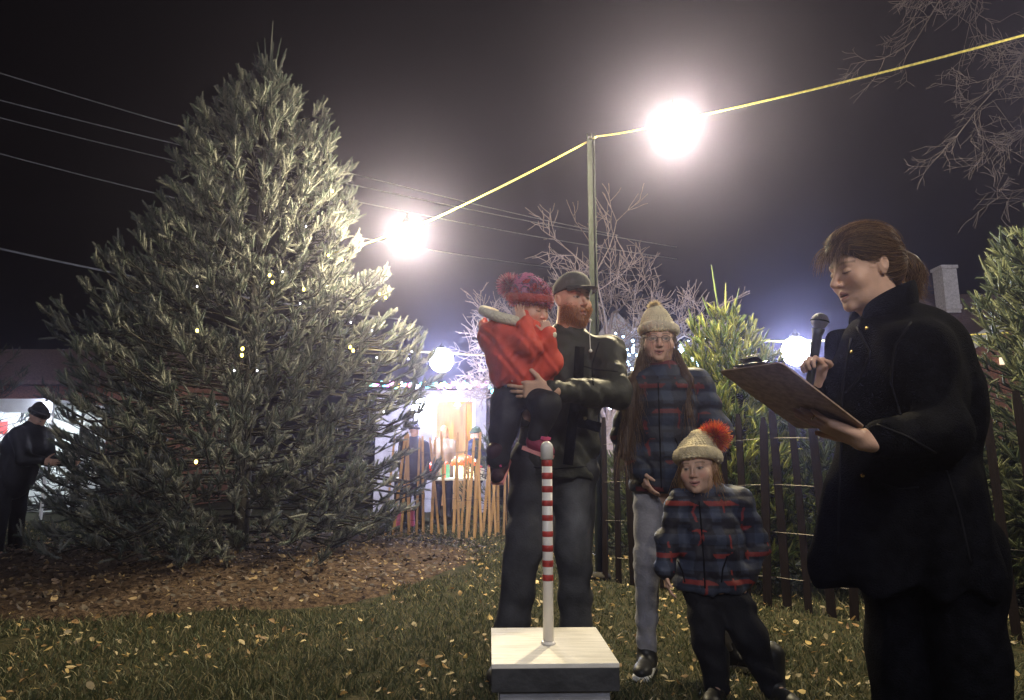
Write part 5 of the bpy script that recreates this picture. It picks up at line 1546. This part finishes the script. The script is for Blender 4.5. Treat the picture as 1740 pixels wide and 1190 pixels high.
# cream lining rolled along the hood edge
hp = [P(x, y, TY + dy) for x, y, dy in ((900, 549, -.10), (880, 547, -.12), (858, 542, -.11), (838, 536, -.07), (822, 530, -.01), (818, 526, .05), (828, 527, .11), (850, 532, .15))]
mb = MB(); mb.tube(hp, [.016, .024, .026, .024, .022, .022, .020, .014], 12); 
M["fleece"] = mat("cream_fleece", (.88, .80, .62), rough=.95, scale=60, var=.08, bump=.8, bscale=160, sheen=.3)
hl_ = mb.build("hood_lining", M["fleece"], tco, True)
ss = hl_.modifiers.new("round", 'SUBSURF'); ss.levels = 1; ss.render_levels = 1
for w_, e_ in ((t_wr, t_er), (t_wl, t_el)):
    d_ = unit(w_ - e_); mb = MB(); mb.tube([w_ - d_ * .018, w_ - d_ * .006, w_ + d_ * .004], [.034, .036, .030], 14); mb.build("cuff", M["fleece"] if w_ is t_wl else mat("red_cuff", RC, rough=.7, bump=.5), tco, True)
tp = limb(t_pel, t_k1, t_a1, .088, .062, .046, .04) + limb(t_pel + [-.03, 0, 0], t_k2, t_a2, .090, .066, .052, .04)
sdf_obj("snow_trousers", tp, .0045, M["nylon"], toddler, disp=folds(.007, 45, 25, (.4, .1, 1)), colfn=lambda V, C=None: np.tile((.014, .014, .018), (len(V), 1)))
for an, fw, cl in ((t_a1, (.75, -.5, -.3), 0), (t_a2, (-.25, -.6, -.75), 1)):
    R_ = frame(fw); f_ = R_[:, 1]; u_ = R_[:, 2]
    bp = [cone(an + u_ * .045, an - u_ * .030, .040, .040, .02), cone(an - u_ * .035 - f_ * .01, an - u_ * .042 + f_ * .065, .034, .030, .02)]
    bt = sdf_obj("boot", bp, .0035, M["nylon"], toddler, disp=folds(.004, 70, 31), colfn=(lambda V, C=None: np.tile((.26, .035, .075), (len(V), 1))) if cl == 0 else (lambda V, C=None: np.tile((.035, .012, .018), (len(V), 1))))
    c_ = an - u_ * .068 + f_ * .022
    mb = MB(); mb.box(c_, (.056, .13, .016), R_); s_ = mb.build("sole", mat("pink_sole", (.72, .30, .30), rough=.5), bt)
    mb = MB(); mb.beam(an + f_ * .041 + R_[:, 0] * .03, an + f_ * .041 - R_[:, 0] * .03, .012, .014, f_); mb.build("strap", mat("pink_strap", (.80, .12, .28), rough=.5), bt)
# chunky multicoloured hat
def hatcol(q):
    n1 = np.sin(q[:, 0] * 70 + 2 * np.sin(q[:, 1] * 50)) + np.sin(q[:, 2] * 80 + q[:, 1] * 40)
    pal = np.array([(.40, .04, .05), (.16, .08, .16), (.55, .16, .30), (.10, .07, .12), (.60, .25, .42)])
    return pal[np.clip(((n1 + 2) / 4 * 5).astype(int), 0, 4)]
hat, HWt = beanie("hat", to, tR, ts, toddler, (.4, .05, .08), .05, .16, tilt=.10, fat=1.14, cols=hatcol, brimcol=(.42, .07, .06), nrib=22)
yarn = [(.45, .05, .06), (.62, .22, .40), (.20, .10, .20), (.70, .40, .55), (.5, .12, .08)]
hv2, hf2 = sdf_mesh([ell(HWt(0, -.012, .045), np.array([.098, .120, .100]) * ts, tR), rbox(HWt(0, 0, -.16), np.array([.2, .2, .178]) * ts, tR @ rotx(.10), .002, .008, 's')], .006)
rt, rn = surf_roots(hv2, hf2, lambda c: c[:, 2] > to[2] - .02, 2600, 41)
strands("yarn_loops", rt, rn + .5 * np.random.default_rng(1).normal(size=rn.shape), .020, 3, .0016, yarn, hat, M["hair"], 42, .05, .5)
pompom("pompom", P(866, 486, TY + .03), .052, hat, [(.75, .35, .50), (.60, .12, .20), (.8, .6, .7), (.35, .15, .30)], 1500, 43, .0014)

# ================================================================== older girl
GY = 3.42
go = P(1119, 578, GY); gR = frame((-.16, -.97, -.10), roll=.04); gs = 1.0
g_nb = P(1125, 625, GY + .02); g_ch = P(1128, 690, GY + .02); g_pel = P(1130, 820, GY + .03)
g_sr = P(1075, 660, GY); g_sl = P(1184, 655, GY + .02)
g_er = P(1062, 745, GY + .02); g_wr = P(1088, 800, GY - .10)
g_el = P(1220, 735, GY); g_wl = P(1196, 800, GY - .12)
g_kr = P(1100, 960, GY - .05); g_kl = P(1198, 965, GY - .02)
g_ar = gz(P(1097, 1095, GY - .02)); g_ar[1] = GY - .04
g_al = gz(P(1238, 1100, GY)); g_al[1] = GY + .0
SKG = (.64, .40, .30)
gb = head_prims(go, gR, gs, g_nb, child=.8, neck_r=.045, fat=.008, smile=.006) + [cone(g_nb, g_ch, .05, .11, .05), cone(g_ch, g_pel, .11, .12, .05), cone(g_sr, g_sl, .05, .05, .04)]
gb += limb(g_sr, g_er, g_wr, .04, .034, .024) + limb(g_sl, g_el, g_wl, .04, .034, .024) + limb(g_pel + [-.07, 0, 0], g_kr, g_ar + [0, 0, .08], .075, .052, .036) + limb(g_pel + [.07, 0, 0], g_kl, g_al + [0, 0, .08], .075, .052, .036)
gb += [cone(g_ar + [0, 0, .05], g_ar + [-.02, -.07, .035], .028, .022), cone(g_al + [0, 0, .05], g_al + [.05, -.05, .035], .028, .022)]
gb += hand_prims(g_wr, (.3, -.2, -.9), (.9, .2, .3), (0, -1, 0), .9) + hand_prims(g_wl, (-.3, -.2, -.9), (-.9, .2, .3), (0, -1, 0), .9)
girl = sdf_obj("person", gb, .0032, M["skin"], None, origin=(g_pel[0], GY, 0), colfn=head_paint(go, gR, gs, SKG, blush=.4, lip=(.45, .2, .17), smile=.006))
tag(girl, "girl with glasses and long hair in a cream hat and grey leggings", "person")
gflat = (np.array([0, 1., 0]), .78)
gk = [cone(P(1127, 665, GY + .01), g_ch, .145, .165, .07, gflat), cone(g_ch, P(1131, 822, GY + .02), .165, .185, .06, gflat), cone(g_sr, g_sl, .075, .075, .05), cone(g_nb + [0, 0, -.04], g_nb + [0, .0, .0], .078, .072, .04),
      rbox([g_pel[0], GY, P(1130, 838, GY)[2] - .2], (.5, .5, .2), None, .002, .014, 's')] + limb(g_sr, g_er, g_wr, .076, .066, .056) + limb(g_sl, g_el, g_wl, .078, .068, .056)
gw = folds(.005, 45, 51, (.6, .1, .8)); gp = puff(.008, .2, .085)
sdf_obj("jacket", gk, .0042, M["nylon"], girl, disp=lambda p: gw(p) + gp(p), colfn=plaid((.014, .015, .024), (.030, .042, .075), (.14, .022, .02), .125, g_pel))
gj = bpy.data.objects[[o.name for o in girl.children if o.name.startswith('jacket')][0]]
gd = lambda p: gw(p) + gp(p)
for nm, pt_ in (("zip", [(1118, 640), (1120, 700), (1122, 770), (1124, 830)]), ("pocket_edge", [(1148, 745), (1158, 775), (1160, 800)])):
    seam(nm, gk, pt_, .0038, M["seam_dark"], gj, 2.9, gd)
gl = limb(g_pel + [-.07, 0, 0], g_kr, g_ar + [0, 0, .09], .092, .062, .047) + limb(g_pel + [.07, 0, 0], g_kl, g_al + [0, 0, .09], .092, .062, .047)
sdf_obj("leggings", gl, .005, M["cloth"], girl, disp=folds(.004, 60, 53, (.2, 0, 1)), colfn=lambda V, C=None: np.tile((.30, .29, .31), (len(V), 1)))
for an, dr in ((g_ar, (-.35, -1)), (g_al, (.8, -.6))):
    so = sdf_obj("sneaker", shoe_prims(an, dr, .95), .0045, M["black_plastic"], girl)
    sdf_obj("sole", sole_prims(an, dr, .97), .005, M["rubber_white"], so)
hat, GW = beanie("hat", go, gR, gs, girl, (.78, .68, .46), .052, .165, tilt=.16, fat=1.06, brimcol=(.62, .54, .40), slouch=(.015, -.02, .01))
pompom("pompom", GW(.02, -.03, .172), .034, hat, [(.72, .62, .42), (.62, .52, .36), (.80, .70, .5)], 900, 55, .0012)
HG = [(.13, .075, .045), (.20, .12, .07), (.09, .05, .03), (.26, .17, .10)]
long_hair(girl, go, gR, gs, HG, [[(P(1092, 600, GY - .0), P(1076, 660, GY - .06), .026, .040), (P(1076, 660, GY - .06), P(1062, 770, GY - .12), .045, .028)],
                                [(P(1147, 600, GY - .0), P(1164, 645, GY - .06), .024, .030), (P(1164, 645, GY - .06), P(1172, 705, GY - .12), .030, .016)]], 1500, 57)
# glasses
GL = lambda x, y, z: go + gR @ (np.array([x, y, z], float) * gs)
mb = MB()
for sx in (-1, 1):
    mb.tube([GL(sx * .031 + math.cos(a) * .021, .097 + .0 * abs(math.cos(a)), .001 + math.sin(a) * .015) for a in np.linspace(0, 2 * math.pi, 21)], .0013, 5, False)
    mb.tube([GL(sx * .052, .096, .005), GL(sx * .078, .05, .006), GL(sx * .080, .0, .004)], .0013, 5)
mb.tube([GL(-.010, .098, .004), GL(0, .101, .006), GL(.010, .098, .004)], .0012, 5)
gg = mb.build("glasses", M["black_plastic"], girl)
mg, nt, bb = nmat("clear_lens"); bb.inputs["Alpha"].default_value = .10; bb.inputs["Roughness"].default_value = .03
for sx in (-1, 1):
    V = [GL(sx * .031, .0985, .001)] + [GL(sx * .031 + math.cos(a) * .0205, .097, .001 + math.sin(a) * .0145) for a in np.linspace(0, 2 * math.pi, 20, endpoint=False)]
    mesh_obj("lens", V, [[0, 1 + i, 1 + (i + 1) % 20] for i in range(20)], mg, gg, True)

# ================================================================== small girl in front
KY = 2.98
ko = P(1186, 797, KY); kR = frame((-.50, -.85, .02), roll=-.10); ks = .93
k_nb = P(1196, 835, KY + .02); k_ch = P(1203, 885, KY + .02); k_pel = P(1208, 985, KY + .02)
k_sr = P(1156, 858, KY); k_sl = P(1256, 856, KY + .04)
k_er = P(1136, 920, KY); k_wr = P(1130, 975, KY - .06)
k_el = P(1284, 925, KY + .04); k_wl = P(1268, 985, KY - .02)
k_kr = P(1203, 1085, KY - .03); k_kl = P(1272, 1080, KY - .02)
k_ar = gz(P(1218, 1150, KY)); k_ar[1] = KY; k_al = gz(P(1312, 1150, KY)); k_al[1] = KY
kb = head_prims(ko, kR, ks, k_nb, child=1, neck_r=.042, smile=.006) + [cone(k_nb, k_ch, .05, .09, .04), cone(k_ch, k_pel, .09, .10, .04), cone(k_sr, k_sl, .035, .035, .03)]
kb += limb(k_sr, k_er, k_wr, .033, .027, .019, .02) + limb(k_sl, k_el, k_wl, .033, .027, .019, .02)
kb += limb(k_pel + [-.04, 0, 0], k_kr, k_ar + [0, 0, .06], .06, .045, .03, .03) + limb(k_pel + [.05, 0, 0], k_kl, k_al + [0, 0, .06], .06, .045, .03, .03)
kb += [cone(k_ar + [0, 0, .05], k_ar + [-.04, -.09, .03], .03, .022), cone(k_al + [0, 0, .05], k_al + [.02, -.10, .03], .03, .022)]
kb += hand_prims(k_wr, (.10, -.15, -.98), (.9, 0, 0), (0, -1, 0), .62, (.3, .35, .4, .45), .1, .3, .6, .004) + hand_prims(k_wl, (-.25, -.2, -.9), (-.8, .3, 0), (-.2, -1, 0), .62, (.3, .35, .4, .45), .1, .3, .6, .004)
kid = sdf_obj("person", kb, .0030, M["skin"], None, origin=(k_pel[0], KY, 0), colfn=head_paint(ko, kR, ks, (.66, .42, .31), blush=.5, lip=(.5, .22, .2), brow=(.2, .13, .08), smile=.006))
tag(kid, "small girl in a plaid jacket and cream hat with orange pompom", "person")
kc = [cone(P(1202, 862, KY + .02), P(1206, 920, KY + .02), .112, .134, .06, (np.array([0, 1., 0]), .85)), cone(P(1206, 920, KY + .02), P(1208, 990, KY + .02), .134, .158, .05, (np.array([0, 1., 0]), .85)), cone(k_sr, k_sl, .06, .06, .04),
      cone(k_nb + [0, 0, -.02], k_nb + [.005, .01, .015], .068, .062, .03), ell(P(1232, 846, KY + .10), (.085, .06, .06), None, .04),
      rbox([k_pel[0], KY, P(1208, 1006, KY)[2] - .2], (.5, .5, .2), None, .002, .014, 's')] + limb(k_sr, k_er, k_wr - [0, 0, -.015], .060, .052, .044, .03) + limb(k_sl, k_el, k_wl - [0, 0, -.015], .064, .056, .046, .03)
kw = folds(.006, 60, 61, (.6, .1, .8))
sdf_obj("jacket", kc, .0036, M["nylon"], kid, disp=lambda p: kw(p) + puff(.0055, .1, .065)(p), colfn=plaid((.018, .017, .025), (.055, .068, .11), (.30, .04, .03), .105, k_pel + [.02, 0, .03]))
kj = bpy.data.objects[[o.name for o in kid.children if o.name.startswith('jacket')][0]]
kd = lambda p: kw(p) + puff(.0055, .1, .065)(p)
for nm, pt_ in (("zip", [(1188, 852), (1192, 900), (1196, 950), (1198, 1000)]), ("pocket_edge", [(1150, 950), (1160, 972), (1164, 990)]), ("pocket_edge", [(1236, 945), (1228, 968), (1226, 990)])):
    seam(nm, kc, pt_, .0035, M["seam_dark"], kj, 2.5, kd)
kt = limb(k_pel + [-.04, 0, 0], k_kr, k_ar + [0, 0, .05], .088, .066, .052, .03) + limb(k_pel + [.05, 0, 0], k_kl, k_al + [0, 0, .05], .090, .070, .054, .03)
sdf_obj("trousers", kt, .0045, M["denim"], kid, disp=folds(.006, 55, 63, (.2, 0, 1)), colfn=lambda V, C=None: np.tile((.014, .014, .017), (len(V), 1)))
for an, dr in ((k_ar, (-.5, -1)), (k_al, (.2, -1))):
    bp = shoe_prims(an, dr, .82) + [cone(an + [0, 0, .08], an + [0, 0, .17], .050, .056, .02)]
    sdf_obj("boot", bp, .0045, M["black_plastic"], kid)
hat, KW = beanie("hat", ko, kR, ks, kid, (.80, .68, .42), .060, .175, tilt=.20, fat=1.14, brimcol=(.74, .62, .38), slouch=(-.02, -.05, .0), nrib=26)
pompom("pompom", P(1214, 742, KY + .03), .062, hat, [(.90, .30, .05), (.75, .08, .06), (.95, .50, .10), (.85, .15, .12)], 2200, 65, .0012)
long_hair(kid, ko, kR, ks, [(.45, .27, .10), (.60, .38, .15), (.35, .20, .08)], [[(P(1208, 810, KY + .0), P(1220, 836, KY - .02), .022, .022)], [(P(1162, 812, KY + .02), P(1160, 834, KY), .014, .012)]], 420, 67)

# ================================================================== people in the background
def bystander(x_px, Y, H, face, coat, hat_col, label, hair=None, bend=0.0, arm=None, leg=(.02, .02, .025)):
    b = px_ground(x_px, Y); s = H / 1.75
    f = unit([face[0], face[1], 0]); sd = np.array([f[1], -f[0], 0])
    hd = b + [0, 0, 1.60 * s] + f * bend * .45; hd[2] -= bend * .22
    R = frame(f + np.array([0, 0, -.2 - bend]))
    nb = b + [0, 0, 1.45 * s] + f * bend * .36; nb[2] -= bend * .15
    ch = b + [0, 0, 1.22 * s] + f * bend * .22; pv = b + [0, 0, .92 * s]
    pr = head_prims(hd, R, s, nb)
    arms = []
    for sg in (-1, 1):
        sh = nb + sd * sg * .17 * s + [0, 0, -.07 * s]
        if arm is not None: el_ = sh + f * .10 + np.array([0, 0, -.27 * s]) ; wr = el_ + f * .24 + np.array([0, 0, arm])
        else: el_ = sh + sd * sg * .04 + np.array([0, 0, -.28 * s]); wr = el_ + f * .06 + np.array([0, 0, -.24 * s])
        arms.append((sh, el_, wr)); pr += limb(sh, el_, wr, .045, .036, .026)
        pr += hand_prims(wr, unit(wr - el_), sd * -sg, f, s)
        pr += limb(pv + sd * sg * .09, pv * [1, 1, .55] + sd * sg * .10, gz(b) + sd * sg * .11 + [0, 0, .08], .08, .055, .04)
        pr += [cone(gz(b) + sd * sg * .11 + [0, 0, .06], gz(b) + sd * sg * .11 + f * .15 + [0, 0, .03], .04, .03)]
    pr += [cone(nb, ch, .06, .13, .05), cone(ch, pv, .13, .13, .05)]
    o = sdf_obj("person", pr, .006, M["skin"], None, origin=tuple(b), colfn=head_paint(hd, R, s, (.45, .27, .2)))
    tag(o, label, "person")
    cp_ = [cone(nb + [0, 0, -.05], ch, .14, .19, .08), cone(ch, pv + [0, 0, -.10], .19, .19, .06), cone(nb + [0, 0, -.05], nb + [0, 0, .02], .09, .08, .03)]
    for sh, el_, wr in arms: cp_ += limb(sh, el_, wr - unit(wr - el_) * .02, .085, .07, .05)
    sdf_obj("coat", cp_, .010, M["nylon"], o, disp=folds(.010, 25, int(x_px) % 50), colfn=lambda V, C=None: np.tile(coat, (len(V), 1)))
    tp_ = []
    for sg in (-1, 1):
        tp_ += limb(pv + sd * sg * .09, pv * [1, 1, .55] + sd * sg * .10, gz(b) + sd * sg * .11 + [0, 0, .05], .10, .075, .065)
        sdf_obj("boot", shoe_prims(gz(b) + sd * sg * .11, f), .008, M["black_plastic"], o)
    sdf_obj("trousers", tp_, .010, M["denim"], o, disp=folds(.006, 30, 3), colfn=lambda V, C=None: np.tile(leg, (len(V), 1)))
    if hat_col is not None:
        beanie("hat", hd, R, s, o, hat_col, tilt=.1)
    if hair is not None:
        long_hair(o, hd, R, s, hair, [[(hd - f * .05, hd - f * .10 + [0, 0, -.30 * s], .07, .07)]], 500, 71, .002, .008)
    return o, arms
bystander(752, 12.2, 1.66, (.2, 1), (.16, .11, .07), None, "long haired blonde woman seen from behind at the stall doorway", [(.42, .22, .09), (.55, .32, .14)])
bystander(806, 12.4, 1.62, (-.9, .35), (.02, .025, .06), (.03, .05, .025), "person in dark blue coat and dark hat right of the stall doorway")
_, arms_ = bystander(12, 7.2, 1.68, (1, -.15), (.004, .004, .005), (.006, .006, .006), "person in black stooping in front of the white canopy at left", bend=.45, arm=-.02, leg=(.004, .004, .005))
hc_ = arms_[0][2]
mb = MB(); mb.box(hc_ + [.06, -.05, .05], (.02, .13, .20), rotx(.2)); o = mb.build("paper_cup_sleeve", M["paper"], None, origin=tuple(hc_)); o.name = "paper_leaflet"
tag(o, "white folded leaflet held by the person stooping at the left", "leaflet")
bystander(700, 10.7, 1.60, (.1, 1), (.03, .03, .05), (.05, .04, .05), "dark coated visitor half hidden by the spruce's right edge")
# ================================================================== white box and candy striped post
def on_plane(px, py, h):
    v = -(py - 595.0) / FPX
    yy = math.cos(PITCH) - v * math.sin(PITCH); zz = math.sin(PITCH) + v * math.cos(PITCH)
    return P(px, py, (h - CAM_H) * yy / zz)
BH = 0.437
FLc, FRc, BLc = on_plane(835, 1129, BH), on_plane(1048, 1121, BH), on_plane(838, 1067, BH)
xw = FRc - FLc; W_ = np.linalg.norm(xw); ux = xw / W_; a_ = math.radians(-5.5); ux = np.array([ux[0] * math.cos(a_) - ux[1] * math.sin(a_), ux[0] * math.sin(a_) + ux[1] * math.cos(a_), 0]); uy = np.array([-ux[1], ux[0], 0]); D_box = abs(np.dot(BLc - FLc, uy))
bc = FLc + ux * W_ / 2 + uy * D_box / 2; Rx = np.stack([ux, uy, [0, 0, 1.]], 1)
M["white_board"] = mat("white_painted_board", (.70, .67, .64), rough=.5, scale=7, var=.08, bump=.25, bscale=24, spec=.35, stretch=(1, 9, 1), detail=9)
M["grey_board"] = mat("grey_washed_board", (.30, .30, .33), rough=.75, scale=9, var=.2, bump=.3, bscale=40, stretch=(1, 1, 3))
M["shaded_lip"] = mat("shaded_lip_board", (.035, .036, .042), rough=.6, scale=14, var=.25, bump=.2)  # shade on the lid lip put into its colour
bx = empty("pedestal_box", gz(bc), "white topped box with lid edge coloured as in shade in the near centre", "box")
def round_box(c, size, R, b=.004):
    o = MB(); o.box(c, size, R); return o
def bev(o, w=.003):
    m_ = o.modifiers.new("edge", 'BEVEL'); m_.width = w; m_.segments = 3; m_.limit_method = 'ANGLE'
mb = MB(); mb.box(bc + [0, 0, -.006], (W_, D_box, .012), Rx); bev(mb.build("top_panel", M["white_board"], bx), .002)
mb = MB()
for (cx, cy, sx, sy) in ((0, -D_box / 2 + .009, W_, .018), (0, D_box / 2 - .009, W_, .018), (-W_ / 2 + .009, 0, .018, D_box - .036), (W_ / 2 - .009, 0, .018, D_box - .036)):
    mb.box(bc + ux * cx + uy * cy + np.array([0, 0, -.012 - .029]), (sx - .001, sy - .001, .058), Rx)
bev(mb.build("lid_edge", M["shaded_lip"], bx), .002)
mb = MB(); mb.box([bc[0], bc[1], (BH - .07) / 2 + .004], (W_ - .045, D_box - .045, BH - .07), Rx); bev(mb.build("box_body", M["grey_board"], bx))
pb = on_plane(932, 1094, BH); Yp = pb[1]
def pz(py): return P(930, py, Yp)[2]
zt_ = pz(750); pr_ = .0155
post = empty("striped_post", pb, "white post with red tape stripes standing on the box", "post")
M["pvc"] = mat("white_plastic_pipe", (.74, .71, .70), rough=.35, scale=12, var=.04, spec=.5)
M["red_tape"] = mat("red_tape", (.34, .035, .03), rough=.5, scale=50, var=.25, bump=.2)
mb = MB(); mb.lathe(pb, [(pr_, .0005), (pr_, zt_ - BH - .05)], 28); mb.build("shaft", M["pvc"], post, True)
rt_ = random.Random(2)
for y0, y1 in ((782, 793), (803, 814), (826, 837), (850, 860), (875, 885), (902, 912), (926, 937), (952, 963), (976, 987)):
    a, b = pz(y1) - BH + rt_.uniform(-.0007, .0007), pz(y0) - BH + rt_.uniform(-.0007, .0007)
    mb = MB(); mb.lathe(pb, [(pr_ + .0002, a), (pr_ + .0008, a + .0006), (pr_ + .0009, (a + b) / 2), (pr_ + .0008, b - .0006), (pr_ + .0002, b)], 28); mb.build("red_stripe", M["red_tape"], post, True)
mb = MB(); h0 = pz(781) - BH; h1_ = zt_ - BH; rc = pr_ + .0035
mb.lathe(pb, [(pr_ + .0003, h0), (rc, h0 + .001), (rc, h1_ - rc)] + [(rc * math.cos(a), h1_ - rc + rc * math.sin(a)) for a in np.linspace(.15, 1.45, 9)] + [(.001, h1_)], 28)
mb.build("round_cap", M["pvc"], post, True)
mb = MB(); mb.lathe(pb, [(pr_ + .006, .0006), (pr_ + .006, .004), (pr_ + .001, .008)], 24); mb.build("base_collar", M["pvc"], post, True)
# ================================================================== haze added to give the lamps their glow
mb = MB(); mb.box((0, 9, 4.6), (46, 30, 11.4))
hz = mb.build("haze", None, None); hz["kind"] = "stuff"
tag(hz, "thin mist added so the lamps have a glow round them", "haze")
hm = bpy.data.materials.new("lamp_glow_mist"); hm.use_nodes = True
hn = hm.node_tree; hn.nodes.clear()
ho = hn.nodes.new("ShaderNodeOutputMaterial"); hv = hn.nodes.new("ShaderNodeVolumePrincipled")
hv.inputs["Color"].default_value = (0.63, 0.61, 0.98, 1)
hv.inputs["Density"].default_value = HAZE
hv.inputs["Anisotropy"].default_value = 0.88
hn.links.new(hv.outputs[0], ho.inputs["Volume"])
hz.data.materials.append(hm)
